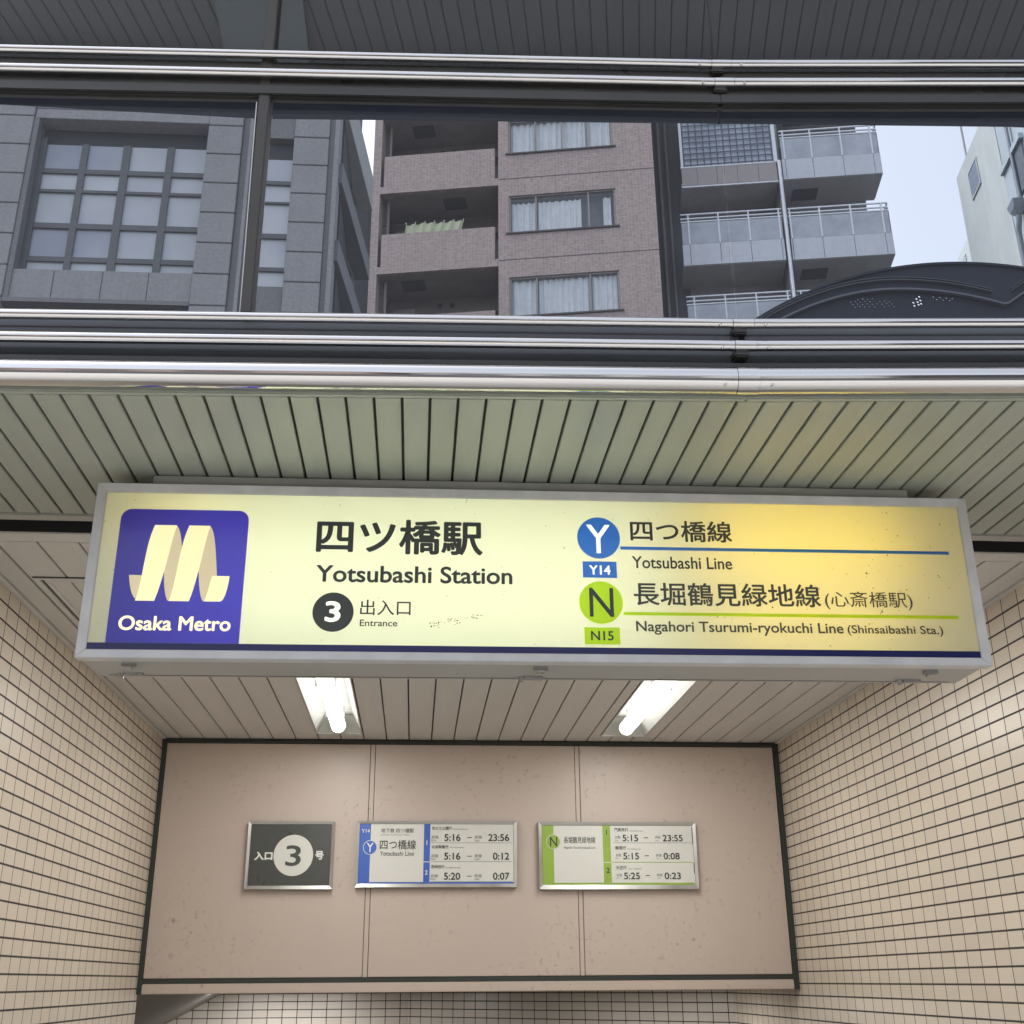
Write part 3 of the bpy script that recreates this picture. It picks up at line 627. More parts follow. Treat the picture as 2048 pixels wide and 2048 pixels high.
def pipe(z, r, label, jx):
    t = thing('steel_pipe', label, 'pipe', (KX, KY, z), 0, 'polished pipes along the entrance front')
    def p(xw, off=0.0): return (xw - KX, y_tube(xw) - KY + off, 0)
    MB().tube([p(XA), p(jx - 0.0218)], r, 40).tube([p(jx + 0.0228), p(XB)], r, 40).build('pipe_run', M['steel'], t)
    MB().tube([p(jx - 0.0206), (jx - KX, y_tube(jx) - KY - 0.0003, 0), p(jx + 0.022)], r * 1.035, 40).build('sleeve', M['steel'], t)
    MB().tube([p(jx - 0.0217), p(jx - 0.0207)], r * 0.94, 24).build('joint_gap', M['void'], t); MB().tube([p(jx + 0.0221), p(jx + 0.0227)], r * 0.94, 24).build('joint_gap', M['void'], t)
    for dx in (-0.048, 0.045):
        q = Vector(p(jx + dx)); q += Vector((0, -r * 0.72, -r * 0.72)); MB().tube([q, q + Vector((0, -0.003, -0.003))], [0.0035, 0.0022], 10).build('screw', M['steel_d'], t)
    MB().box(jx - KX - 0.022, jx - KX + 0.008, 0.0, 0.035 + (0.02 if r > 0.02 else 0), -r - 0.012 if r < 0.02 else -0.01, -r * 0.5).build('bracket', M['rail'], t, bevel=0.003)
    return t
pipe(3.517, 0.0098, 'topmost thin polished steel pipe above the window band', 0.645)
pipe(3.464, 0.0108, 'thin polished steel pipe directly under the topmost one', 0.648)
pipe(2.840, 0.0102, 'thin polished steel pipe along the sill of the window band', 0.640)
pipe(2.788, 0.0112, 'thin polished steel pipe just above the thick one', 0.640)
pipe(2.7075, 0.0270, 'thick polished steel pipe along the front edge of the soffit', 0.636)
mu = thing('window_mullion', 'bronze vertical mullion dividing the upper window band', 'mullion', (-0.37, 2.06, 2.857))
MB().hexa([(-0.010, -0.002, 0), (0.012, -0.002, 0), (0.012, 0.05, 0), (-0.010, 0.05, 0), (-0.016, -0.002, 1.2), (0.010, -0.002, 1.2), (0.010, 0.05, 1.2), (-0.016, 0.05, 1.2)]).build('post', M['mullion'], mu, bevel=0.002)
MB().hexa([(-0.0125, 0.004, 0), (-0.0102, 0.004, 0), (-0.0102, 0.03, 0), (-0.0125, 0.03, 0), (-0.0185, 0.004, 0.54), (-0.0162, 0.004, 0.54), (-0.0162, 0.03, 0.54), (-0.0185, 0.03, 0.54)]).build('sealant', M['alu'], mu)
for a, b, lab in ((XA, -0.386, 'glass pane left of the mullion in the upper window band'), (-0.354, KX - 0.002, 'glass pane between the mullion and the bend of the front'), (KX + 0.002, XB, 'glass pane right of the bend of the front')):
    ya, yb = y_tube(a) + 0.032, y_tube(b) + 0.032
    o = MB().hexa([(a, ya, 2.857), (b, yb, 2.857), (b, yb + 0.006, 2.857), (a, ya + 0.006, 2.857), (a, ya, 4.10), (b, yb, 4.10), (b, yb + 0.006, 4.10), (a, ya + 0.006, 4.10)]).build('glass_pane', M['glass'])
    tag(o, lab, 'window', 'glass panes of the entrance front')
rf_ = thing('lantern_roof', 'dark ribbed roof underside above the upper pipes', 'roof', (0, 0, 4.10))
rs_ = MB()
for a, ya, b, yb in ((-4.2, 2.85, -0.52, 2.88), (-0.52, 2.88, 4.2, 2.62)):
    rs_.hexa([(a, 1.98, 0.035), (b, 1.98, 0.035), (b, yb, 0.035), (a, ya, 0.035), (a, 1.98, 0.12), (b, 1.98, 0.12), (b, yb, 0.12), (a, ya, 0.12)])
rs_.build('roof_sheet', M['roofdark'], rf_)
rb_ = MB(); ar = R(10.6); tn = math.tan(ar)
for i in range(-110, 120):
    x0 = i * 0.046
    if -4.0 < x0 < 3.6: rb_.hexa([(x0 + .4 * tn, 2.02, 0.0), (x0 + 0.0438 + .4 * tn, 2.02, 0.0), (x0 + 0.0438 + 1.2 * tn, 2.82, 0.0), (x0 + 1.2 * tn, 2.82, 0.0), (x0 + .4 * tn, 2.02, 0.034), (x0 + 0.0438 + .4 * tn, 2.02, 0.034), (x0 + 0.0438 + 1.2 * tn, 2.82, 0.034), (x0 + 1.2 * tn, 2.82, 0.034)])
rb_.build('rib_panel', M['roofdark'], rf_, bevel=0.002)
be = MB()
for a, ya, b, yb in ((-4.2, 2.79, -0.52, 2.83), (-0.52, 2.83, 4.2, 2.57)):
    be.hexa([(a, ya - 0.09, -0.10), (b, yb - 0.09, -0.10), (b, yb, -0.10), (a, ya, -0.10), (a, ya - 0.09, 0.034), (b, yb - 0.09, 0.034), (b, yb, 0.034), (a, ya, 0.034)])
be.build('rear_beam', M['beam'], rf_)
MB().box(-0.60, -0.36, 2.30, 2.83, -0.025, 0.033).build('tie_plate', plain('teal_plate', (0.05, 0.066, 0.07), 0.4), rf_)
for a in (-4.0, 3.9): MB().box(a, a + 0.1, 2.62, 2.72, -1.12, 0.034).build('post', M['mullion'], rf_)
MB().box(-3.45, 3.2, 1.94, 1.978, -0.06, 0.034).build('front_edge', M['rail'], rf_)

# ================================================================== GREY STONE OFFICE BUILDING (left)
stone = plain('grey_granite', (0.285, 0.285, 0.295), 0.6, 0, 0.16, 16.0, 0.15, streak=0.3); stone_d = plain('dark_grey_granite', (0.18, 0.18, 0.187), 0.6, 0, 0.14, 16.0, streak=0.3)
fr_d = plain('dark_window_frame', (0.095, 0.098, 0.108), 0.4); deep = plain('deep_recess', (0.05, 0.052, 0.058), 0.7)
def blind_glass(name, a, b, rough=0.08):
    mt, nt, bb_ = mat(name); u, v, co = grid_uv(nt)
    gi = N(nt, 'ShaderNodeNewGeometry')
    nt.links.new(mix_c(nt, math_n(nt, 'MULTIPLY', math_n(nt, 'ADD', gi.outputs['Random Per Island'], ramp(nt, noise(nt, co, 0.8, 2), 0.35, 0.65)), 0.5), a, b), bb_.inputs['Base Color'])
    bb_.inputs['Roughness'].default_value = 0.6; bb_.inputs['Coat Weight'].default_value = 1.0; bb_.inputs['Coat Roughness'].default_value = rough
    return mt
gl_b = blind_glass('blind_behind_glass', (0.36, 0.39, 0.45), (0.55, 0.575, 0.62)); gl_d = blind_glass('dim_glass', (0.20, 0.24, 0.33), (0.36, 0.39, 0.46))
gb = plane('office_building', 'grey granite office building with a gridded window, at left', 'building', (0, 18), 91)
def courses(mb, a, b, y0, y1, zs):
    for z0, z1 in zip(zs, zs[1:]): mb.box(a, b, y0, y1, z0 + 0.009, z1 - 0.009)
zsl = [12.83 + 0.662 * k for k in range(-19, 12)]; zsm = [12.75 + 0.663 * k for k in range(-19, 12)]; zsr = [13.29 + 0.646 * k for k in range(-20, 11)]
pr = MB(); courses(pr, -12.0, -9.8, 0, 0.5, zsl); courses(pr, -9.78, -7.50, 0, 0.5, zsl); pr.build('pier', stone, gb, bevel=0.01)
pr = MB(); courses(pr, -4.24, -3.60, 0, 0.5, zsm); pr.build('pier', stone, gb, bevel=0.01)
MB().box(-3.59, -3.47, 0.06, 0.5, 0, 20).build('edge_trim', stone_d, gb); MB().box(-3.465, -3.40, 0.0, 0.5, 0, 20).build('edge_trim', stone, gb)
pr = MB(); courses(pr, -2.62, -1.96, 0, 0.5, zsr); pr.build('pier', stone, gb, bevel=0.01)
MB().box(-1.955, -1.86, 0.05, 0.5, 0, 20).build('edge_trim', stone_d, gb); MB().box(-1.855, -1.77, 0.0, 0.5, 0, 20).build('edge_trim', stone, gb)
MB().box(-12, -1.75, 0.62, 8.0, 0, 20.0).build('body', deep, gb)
ln = MB(); ln.box(-7.488, -4.245, 0.03, 0.5, 16.78, 17.0); ln.box(-7.488, -6.0, 0.03, 0.5, 17.01, 19.5); ln.box(-5.99, -4.245, 0.03, 0.5, 17.01, 19.5)
for a, b in ((-7.488, -6.68), (-6.672, -5.83), (-5.822, -5.02), (-5.012, -4.245)): ln.box(a, b, 0.05, 0.5, 12.84, 13.44)
ln.build('spandrel', stone, gb, bevel=0.008)
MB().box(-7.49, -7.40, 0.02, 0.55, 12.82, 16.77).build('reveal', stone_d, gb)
def grid_window(x0, x1, z0, z1, vb, hb, y, ph, reveal=True):
    fw = MB(); 
    ve = [x0] + [q for v in vb for q in (v[0], v[1])] + [x1]; he = [z0] + [q for v in hb for q in (v[0], v[1])] + [z1]
    for v in vb: fw.box(v[0], v[1], y - 0.05, y + 0.03, z0, z1)
    for i in range(0, len(ve), 2):
        for v in hb: fw.box(ve[i], ve[i + 1], y - 0.045, y + 0.03, v[0], v[1])
    w = fw.build('window', fr_d, gb)
    pb, pd = MB(), MB()
    for i in range(0, len(ve), 2):
        for j in range(0, len(he), 2):
            (pd if (i, j) in ph else pb).box(ve[i], ve[i + 1], y, y + 0.02, he[j], he[j + 1])
    pb.build('pane', gl_b, w)
    if pd.v: pd.build('pane', gl_d, w)
    return w
MB().box(-7.4, -4.245, 0.36, 0.60, 13.45, 16.77).build('recess_shade', deep, gb)  # dark colour stands in for the shadow in the recess around the glazing
grid_window(-7.28, -4.25, 13.46, 16.38, ((-6.62, -6.50), (-5.85, -5.71), (-5.03, -4.90)), ((13.75, 13.85), (14.47, 14.58), (15.27, 15.33), (15.70, 15.80)), 0.30, {(0, 8), (2, 8), (0, 2), (2, 2)})
MB().box(-7.40, -7.28, 0.24, 0.35, 13.46, 16.5).build('side_jamb', fr_d, gb)
MB().box(-7.49, -4.245, 0.30, 0.6, 10.0, 12.72).build('lower_recess', deep, gb)
MB().box(-7.488, -4.245, 0.0, 0.29, 12.735, 12.82).build('lintel', stone_d, gb)
# narrow window strip
nb = MB(); nb.box(-3.10, -2.625, 0.05, 0.5, 16.51, 19.8); nb.box(-3.10, -2.625, 0.05, 0.5, 9.0, 13.21); nb.build('spandrel', stone_d, gb, bevel=0.006)
grid_window(-3.10, -2.625, 13.22, 16.06, (), ((13.55, 13.63), (14.26, 14.36), (15.03, 15.07), (15.46, 15.54)), 0.12, set())
MB().box(-3.10, -2.625, 0.2, 0.5, 16.06, 16.5).build('dark_panel', deep, gb)
MB().box(-3.40, -3.105, 0.30, 0.6, 0, 20).build('notch', plain('blue_grey_notch', (0.10, 0.115, 0.15), 0.4), gb)

# open stair side between the grey and the brown building
gy = plane('stair_tower', 'dark open stair tower squeezed between grey and brown buildings', 'building', (-1.70, 18.3), 7)
gyc = plain('stair_concrete', (0.20, 0.205, 0.215), 0.7, 0, 0.1, 3.0); gyl = plain('pale_stair_band', (0.42, 0.42, 0.41), 0.7, 0, 0.1, 3.0)
MB().box(-0.1, 8.1, 0.9, 3.0, 0, 22).build('core', deep, gy)
bb_ = MB()
for z in (8.7, 10.45, 12.2, 13.95, 15.70): bb_.box(0.0, 3.3, 0.0, 0.30, z, z + 0.46)
bb_.build('parapet', gyc, gy)
MB().box(0.0, 3.3, 0.0, 0.30, 17.50, 18.35).build('parapet', gyl, gy)
pp = MB()
for u in (1.0, 2.1, 2.9): pp.box(u, u + 0.35, 0.31, 0.6, 0, 20)
pp.build('column', gyc, gy)
MB().box(0.0, 3.3, 0.301, 0.9, 12.0, 12.12).box(0.0, 3.3, 0.301, 0.9, 15.55, 15.67).box(0.0, 3.3, 0.301, 0.9, 17.4, 17.49).build('landing', gyc, gy)

# ================================================================== BROWN TILED APARTMENT BLOCK (middle)
brt = tiles('brown_facade_tile', 0.108, 0.062, 0.010, 0.010, (0.385, 0.30, 0.275), (0.41, 0.355, 0.335), rough=0.5, var=0.15, dirt=0.15, stagger=0.0, bmp=0.2, jmix=0.6, streak=0.3)
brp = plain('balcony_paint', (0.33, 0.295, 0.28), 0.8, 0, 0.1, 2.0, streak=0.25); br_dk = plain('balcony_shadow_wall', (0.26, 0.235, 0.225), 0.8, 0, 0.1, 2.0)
ba = plane('apartment_block', 'brown tiled apartment block with recessed balconies, in the middle', 'building', (3, 30), 100.8)
FL = 3.03; Z_ = 22.23
MB().box(-4.98, -4.72, 0.0, 2.0, 0, 33).build('pier', brt, ba)
wl = MB(); wx = [(-0.57, 2.78)]
zlo = [Z_ - 2.03 - 0 * FL, ]
rows = [(20.16, 21.55), (23.17, 24.57), (26.21, 27.53), (29.25, 30.6)]
wl.box(-0.90, -0.57, 0, 0.3, 0, 33); wl.box(2.78, 4.02, 0, 0.3, 0, 33)
prev = 0
for a, b in rows: wl.box(-0.57, 2.78, 0, 0.3, prev, a); prev = b
wl.box(-0.57, 2.78, 0, 0.3, prev, 33)
wl.box(-0.90, -0.6, 0.3, 2.0, 0, 33)
wl.build('wall', brt, ba)
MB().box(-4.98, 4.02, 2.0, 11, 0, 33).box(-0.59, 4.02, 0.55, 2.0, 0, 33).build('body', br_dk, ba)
jl = MB()
for z in (Z_ - 0.04, Z_ + FL - 0.03, Z_ - FL): jl.box(-0.89, 4.02, -0.004, 0.01, z - 0.012, z + 0.012)
jl.build('movement_joint', plain('dark_sealant', (0.07, 0.06, 0.06), 0.8), ba)
curt = plain('curtain_cloth', (0.88, 0.89, 0.90), 0.9, 0, 0.08, 4.0); alu_b = plain('bronze_sash', (0.30, 0.28, 0.26), 0.4, 0.3)
gl_room = pane_mat('room_glass', (0.95, 0.96, 0.97), 0.05)
room_dk = plain('room_dark', (0.20, 0.21, 0.24), 0.9)
for ri, ((a, b), segs, splits) in enumerate(zip(rows, (((-0.5, 0.27), (0.33, 1.87), (1.95, 2.70)), ((-0.5, 0.27), (0.33, 1.70), (2.38, 2.62)), ((-0.5, 0.28), (0.33, 1.12), (1.17, 1.93), (1.98, 2.74)), ((-0.5, 2.7),)), ((0.27, 1.90), (0.28, 1.93), (0.30, 1.15, 1.97), (0.3, 1.9)))):
    w = MB(); w.box(-0.57, 2.78, 0.05, 0.14, a, a + 0.06); w.box(-0.57, 2.78, 0.05, 0.14, b - 0.05, b); w.box(-0.57, -0.51, 0.05, 0.14, a + 0.06, b - 0.05); w.box(2.72, 2.78, 0.05, 0.14, a + 0.06, b - 0.05)
    for q in splits: w.box(q - 0.025, q + 0.025, 0.055, 0.13, a + 0.06, b - 0.05)
    wd = w.build('window', alu_b, ba)
    MB().box(-0.66, 2.87, -0.05, 0.05, a - 0.05, a).build('sill', plain('dark_sill', (0.09, 0.08, 0.08), 0.5), wd)
    MB().box(-0.51, 2.72, 0.09, 0.10, a + 0.06, b - 0.05).build('pane', gl_room, wd)
    MB().box(-0.57, 2.78, 0.50, 0.54, a - 0.2, b + 0.2).build('room_back', room_dk, wd)
    c = MB()
    for (x0, x1) in segs:     # hanging cloth with folds, gathered unevenly
        n = int((x1 - x0) / 0.018); n = max(n, 6); ph = rnd.uniform(0, 6); cols = []
        for i in range(n + 1):
            xx = x0 + (x1 - x0) * i / n
            yy = 0.19 + 0.030 * math.sin(xx * 34 + ph + 1.5 * math.sin(xx * 5 + ph)) + 0.012 * math.sin(xx * 71 + ph)
            cols.append((xx, yy))
        zz_top = b - (0.06 if ri != 1 else 0.20); zz_bot = a + 0.05
        for (xa_, ya_), (xb_, yb_) in zip(cols, cols[1:]):
            fl = 1.0
            c.quad([(xa_, ya_ - 0.02, zz_bot), (xb_, yb_ - 0.02, zz_bot), (xb_, yb_, zz_top), (xa_, ya_, zz_top)], True)
    c.build('curtain', curt, wd, fix=False)
# balconies
for k in range(-1, 4):
    zs = Z_ + k * FL
    MB().box(-4.72, -0.90, 0.0, 0.16, zs - 0.24, zs + 0.02).build('slab_edge', brt, ba)
    MB().box(-4.72, -0.90, 0.16, 2.0, zs - 0.18, zs - 0.02).build('balcony_slab', brp, ba)
    MB().box(-4.62, -1.01, 0.02, 0.16, zs + 0.02, zs + 1.24).build('parapet', brt, ba, bevel=0.01)
    MB().box(-4.70, -0.92, 1.70, 1.97, zs + 2.25, zs + FL - 0.19).build('ceiling_beam', brp, ba)
    hx = {-1: -3.7, 0: -2.4, 1: -3.5, 2: -2.4}.get(k - 0, -2.4)
    MB().box(hx - 0.36, hx + 0.36, 0.55, 1.15, zs + FL - 0.205, zs + FL - 0.185).build('escape_hatch', plain('hatch_grey', (0.10, 0.095, 0.09), 0.6), ba)
    MB().tube([(-4.53, 0.45, zs - 0.02), (-4.53, 0.45, zs + FL - 0.22)], 0.05, 12).build('drainpipe', plain('brown_pipe', (0.26, 0.235, 0.22), 0.5), ba)
    dr = MB(); dr.box(-3.3, -1.5, 1.95, 1.99, zs + 0.0, zs + 2.05); dr.build('balcony_door', room_dk, ba)
    df = MB(); df.box(-3.38, -3.3, 1.93, 1.99, zs, zs + 2.05); df.box(-1.5, -1.42, 1.93, 1.99, zs, zs + 2.05); df.box(-3.3, -1.5, 1.93, 1.949, zs + 2.0, zs + 2.07); df.box(-2.43, -2.37, 1.93, 1.949, zs, zs + 2.0); df.build('door_frame', alu_b, ba)
    v = MB()
    for vx in (-3.0, -2.6): v.tube([(vx, 1.69, zs + 2.55), (vx, 1.64, zs + 2.55)], 0.08, 14)
    v.build('vent', plain('vent_dark', (0.07, 0.065, 0.06), 0.6), ba)
    MB().box(-4.45, -3.75, 1.35, 1.95, zs + 0.0, zs + 2.3).build('partition', brp, ba)
    if k == -1: MB().box(-3.05, -2.6, 1.60, 1.69, zs + 1.55, zs + 1.80).build('meter_box', curt, ba)
# pale cloth on a line on the middle balcony
cl = thing('hanging_cloth', 'pale yellow-green cloth pegged on a line on the middle brown balcony', 'cloth')
cl.matrix_world = ba.matrix_basis @ Matrix.Translation((0, 0, 0))
c = MB(); n = 60; rowsz = 8
def cpt(i, j):
    t = i / n; s_ = j / rowsz
    xx = -3.93 + t * 1.86 - 0.06 * s_ * (1 - t) - 0.14 * t * s_
    top = 24.09 - 0.028 * abs(math.sin(t * math.pi * 6))
    return (xx, 0.42 + 0.035 * math.sin(t * 38 + s_) + 0.02 * math.sin(t * 13), top - s_ * 0.75)
for i in range(n):
    for j in range(rowsz): c.quad([cpt(i, j + 1), cpt(i + 1, j + 1), cpt(i + 1, j), cpt(i, j)], True)
co_ = c.build('cloth', plain('pale_lime_cloth', (0.60, 0.64, 0.44), 0.9, 0, 0.06), cl, fix=False)
pg = MB()
for i in range(7): pg.box(-3.94 + i * 0.31, -3.92 + i * 0.31, 0.40, 0.44, 24.07, 24.145)
pg.build('peg', curt, cl)
MB().tube([(-4.70, 0.42, 24.07), (-0.91, 0.42, 24.16)], 0.010, 8).build('line', plain('dark_line', (0.06, 0.06, 0.06), 0.6), cl)

# ================================================================== GREY APARTMENT BLOCK WITH GLASS BALCONIES (right)
ra = plane('balcony_block', 'grey apartment block with projecting frosted glass balconies', 'building', (14, 29), 100)
rc = plain('grey_render', (0.32, 0.31, 0.31), 0.8, 0, 0.08, 2.0); rcd = plain('dark_render', (0.12, 0.118, 0.125), 0.8, 0, 0.08, 2.0); soff = plain('balcony_underside', (0.47, 0.45, 0.44), 0.8, 0, 0.06, 2.0, streak=0.3)
wht = plain('white_metal_rail', (0.72, 0.74, 0.79), 0.4, 0.1, 0.05); bp = plain('pale_balcony_panel', (0.55, 0.57, 0.62), 0.35, 0, 0.05, streak=0.2); fg = plain('frosted_glass', (0.40, 0.425, 0.475), 0.15, 0, 0.16, 1.6)
tp = plain('taupe_panel', (0.33, 0.295, 0.29), 0.5, 0, 0.05)
MB().box(-6.4, -0.05, 1.35, 10, 0, 33).build('body', rc, ra)
MB().box(-2.98, -2.88, 0.15, 1.35, 0, 33).build('partition', rc, ra)
def balcony(x0, x1, zb, posts, ret=False):
    # zb = underside; railing 1.93 high with its slab
    MB().box(x0, x1, 0.02, 1.35, zb, zb + 0.16).build('balcony_slab', soff, ra)
    m1, m2 = zb + 0.80, zb + 1.60
    xs = [x0] + [p for p in posts] + [x1]
    lo, hi = MB(), MB()
    for a, b in zip(xs, xs[1:]):
        if b - a < 0.05: continue
        lo.box(a + 0.008, b - 0.008, -0.02, 0.0, zb + 0.02, m1 - 0.005); hi.box(a + 0.02, b - 0.02, -0.015, 0.0, m1 + 0.005, m2)
    if ret:
        lo.box(x1, x1 + 0.02, 0.01, 1.30, zb + 0.02, m1 - 0.005); hi.box(x1, x1 + 0.015, 0.01, 1.30, m1 + 0.005, m2)
    lo.build('lower_panel', bp, ra); hi.build('glass_panel', fg, ra)
    r_ = MB()
    for p in posts: r_.box(p - 0.022, p + 0.022, -0.03, 0.03, zb + 0.8, zb + 1.94)
    for z in (zb + 1.62, zb + 1.74, zb + 1.90): r_.box(x0, x1, -0.025, 0.02, z, z + 0.04)
    if ret:
        for z in (zb + 1.62, zb + 1.74, zb + 1.90): r_.box(x1 - 0.03, x1 + 0.02, 0.021, 1.35, z, z + 0.04)
    r_.build('railing', wht, ra)
    return
for k in range(-3, 3):
    zb = 22.15 + 3.03 * k
    balcony(-2.86, 0.22, zb, (-2.74 if k else -2.80, -1.88, -0.93, 0.02), True)
    MB().box(-2.5, -1.7, 0.5, 1.1, zb - 0.012, zb).build('escape_hatch', rcd, ra)
    MB().box(-2.7, -0.6, 1.30, 1.349, zb + 0.16, zb + 2.3).build('balcony_door', rcd, ra)
    MB().box(-0.08, -0.0, 0.0, 1.35, zb + 1.95, zb + 3.03).build('corner_strip', rcd, ra) if False else None
    if k < 1:
        balcony(-6.20, -3.05, 22.17 + 3.03 * k, (-5.96, -5.02, -4.08, -3.14))
        MB().box(-5.9, -3.6, 1.30, 1.349, 22.33 + 3.03 * k, 24.5 + 3.03 * k).build('balcony_door', rcd, ra)
# screened bay above
MB().box(-6.08, -3.04, 0.0, 1.35, 25.14, 25.30).build('bay_slab', soff, ra)
tpb = MB(); e = [-6.06, -5.56, -4.93, -4.28, -3.62, -3.03]
for a, b in zip(e, e[1:]): tpb.box(a + 0.006, b - 0.006, -0.02, 0.0, 25.19, 25.88)
tpb.build('taupe_panel', tp, ra)
MB().box(-6.08, -3.02, -0.035, 0.02, 25.12, 25.165).box(-6.06, -5.98, -0.03, 0.03, 25.9, 30).box(-3.10, -2.98, -0.03, 0.03, 25.9, 30).box(-6.08, -3.02, -0.03, 0.02, 25.885, 25.93).build('bay_frame', wht, ra)
lt = MB(); nx = 13
for i in range(nx + 1): xx = -5.95 + i * (2.82 / nx); lt.box(xx - 0.018, xx + 0.018, -0.02, 0.0, 25.95, 30)
for j in range(18): zz_ = 26.0 + j * 0.225; lt.box(-5.97, -3.11, -0.0205, 0.001, zz_ - 0.016, zz_ + 0.016)
lt.build('lattice', plain('dark_lattice', (0.09, 0.105, 0.14), 0.5), ra)
MB().box(-5.97, -3.11, 0.04, 0.06, 25.95, 30).build('lattice_glass', plain('pale_glass_block', (0.46, 0.50, 0.59), 0.2, 0, 0.25, 1.6), ra)
MB().tube([(-2.98, -0.06, 8), (-2.95, -0.06, 25.9)], 0.055, 14).build('drainpipe', wht, ra)
# dark gap with downpipes between brown and grey blocks
gp = plane('gap_wall', 'dark recessed wall with downpipes between the two apartment blocks', 'wall', (6.95, 31.0), 100.8)
MB().box(0.0, 1.35, 0.6, 1.0, 0, 33).build('wall', rcd, gp)
MB().tube([(0.62, 0.4, 5), (0.62, 0.4, 33)], 0.06, 12).tube([(0.86, 0.35, 5), (0.86, 0.35, 33)], 0.05, 12).build('downpipe', plain('grey_downpipe', (0.21, 0.19, 0.19), 0.5), gp)
MB().box(0.02, 0.18, 0.1, 0.6, 0, 33).build('edge_strip', plain('edge_strip_grey', (0.26, 0.22, 0.21), 0.7), gp)

# ================================================================== WHITE BUILDINGS (far right)
wr = plain('weathered_white_render', (0.40, 0.44, 0.45), 0.8, 0, 0.07, 1.2, 0.2, (1, 1, 0.4), streak=0.25); wr2 = plain('pale_blue_panel', (0.34, 0.40, 0.45), 0.6, 0, 0.05, 1.0); wpp = plain('blue_grey_pipe', (0.15, 0.18, 0.225), 0.5)
wb = plane('white_building', 'tall pale building with one small window, at far right', 'building', (14.937, 26.0), 9.5)
MB().box(-3.12, 0.02, 0.0, 8.0, 0, 22.74).build('wall', wr, wb)
MB().box(-12.0, -3.125, 0.02, 8.0, 0, 22.74).build('wall', wr2, wb)
w = MB().box(-1.63, -0.94, -0.02, 0.0, 21.33, 22.12).build('window', plain('blue_grey_glass', (0.22, 0.26, 0.33), 0.2), wb)
MB().box(-1.67, -1.631, -0.035, 0.0, 21.29, 22.16).box(-0.939, -0.90, -0.035, 0.0, 21.29, 22.16).box(-1.631, -0.939, -0.035, 0.0, 21.29, 21.329).box(-1.631, -0.939, -0.035, 0.0, 22.121, 22.16).build('frame', wr, w)
MB().tube([(-3.97, -0.08, 12), (-3.97, -0.08, 22.7)], 0.045, 12).build('drainpipe', wpp, wb)
MB().box(-4.6, -3.14, -0.10, 0.018, 20.35, 20.50).box(-3.7, -3.16, -0.02, 0.018, 19.3, 20.34).build('canopy_ledge', wr2, wb)
MB().box(-4.5, -3.75, -0.03, 0.018, 19.2, 20.34).build('opening', plain('opening_dark', (0.10, 0.12, 0.15), 0.5), wb)
ms = tag(MB().tube([(0, 0, 22.6), (0.0, 0.0, 27.5)], 0.03, 10).build('mast', plain('grey_mast', (0.28, 0.27, 0.29), 0.5)), 'thin grey mast rising from the roof of the pale building', 'mast')
ms.location = Vector((14.937, 26.0, 0)) + Matrix.Rotation(R(80.5), 3, 'Z') @ Vector((-0.33, -0.25, 0))
nw = plane('white_house', 'nearer white building corner with a rain hopper, at right edge', 'building', (10.674, 17.0), 9.5)
cream_w = plain('cream_white_wall', (0.50, 0.50, 0.46), 0.8, 0, 0.05, 1.5, streak=0.2)
MB().box(-8, 0.12, 0.25, 6.0, 0, 14.80).build('wall', cream_w, nw)
MB().box(-8, 0.16, 0.2, 6.02, 14.80, 14.88).build('coping', wr, nw)
MB().hexa([(-0.17, 0.02, 14.70), (0.07, 0.02, 14.70), (0.07, 0.24, 14.70), (-0.17, 0.24, 14.70), (-0.22, 0.0, 14.86), (0.12, 0.0, 14.86), (0.12, 0.245, 14.86), (-0.22, 0.245, 14.86)]).hexa([(-0.10, 0.07, 14.60), (0.0, 0.07, 14.60), (0.0, 0.17, 14.60), (-0.10, 0.17, 14.60), (-0.17, 0.02, 14.699), (0.07, 0.02, 14.699), (0.07, 0.24, 14.699), (-0.17, 0.24, 14.699)]).build('rain_hopper', wpp, nw)
MB().tube([(-0.05, 0.12, 14.64), (-0.04, 0.12, 14.52), (0.06, 0.12, 14.38), (0.09, 0.12, 14.28), (0.09, 0.12, 10)], 0.05, 14).build('drainpipe', wpp, nw)
w = MB().box(-0.45, -0.14, 0.22, 0.25, 13.70, 14.12).build('window', plain('dark_house_glass', (0.13, 0.14, 0.16), 0.2), nw)
MB().box(-0.48, -0.451, 0.20, 0.25, 13.66, 14.16).box(-0.139, -0.11, 0.20, 0.25, 13.66, 14.16).box(-0.31, -0.28, 0.20, 0.219, 13.70, 14.12).build('frame', wr, w)
fb = plane('far_building', 'distant white building showing a roof corner beside the pale one', 'building', (22.92, 40.0), 9.5)
MB().box(-0.5, 7.5, 0.0, 5.0, 0, 30.9).build('wall', wr, fb)
MB().box(0.4, 1.5, -0.03, 0.0, 28.6, 30.45).build('window', plain('far_window', (0.20, 0.23, 0.28), 0.3), fb)

for rt in (wb, nw, fb):      # these facades run away from the street: their bodies lie on the other side
    for ch in rt.children_recursive:
        for v in ch.data.vertices: v.co.y *= -1
        ch.data.flip_normals()

# ================================================================== ARCHED STREET CANOPY
dome_m = plain('dark_blue_metal', (0.026, 0.029, 0.042), 0.6, 0.0, 0.12, 3.0, spec=0.2)
dc = plane('arched_canopy', 'dark arched metal canopy with perforated panel, behind the window band', 'canopy', (3.0, 8.0), 96)
def arc(u_c, half, z_top, sag, n=40):     # shallow circular arc
    rad = (half * half + sag * sag) / (2 * sag)
    out = []
    for i in range(n + 1):
        x = -half + 2 * half * i / n
        out.append((u_c + x, z_top - rad + math.sqrt(max(0, rad * rad - x * x))))
    return out
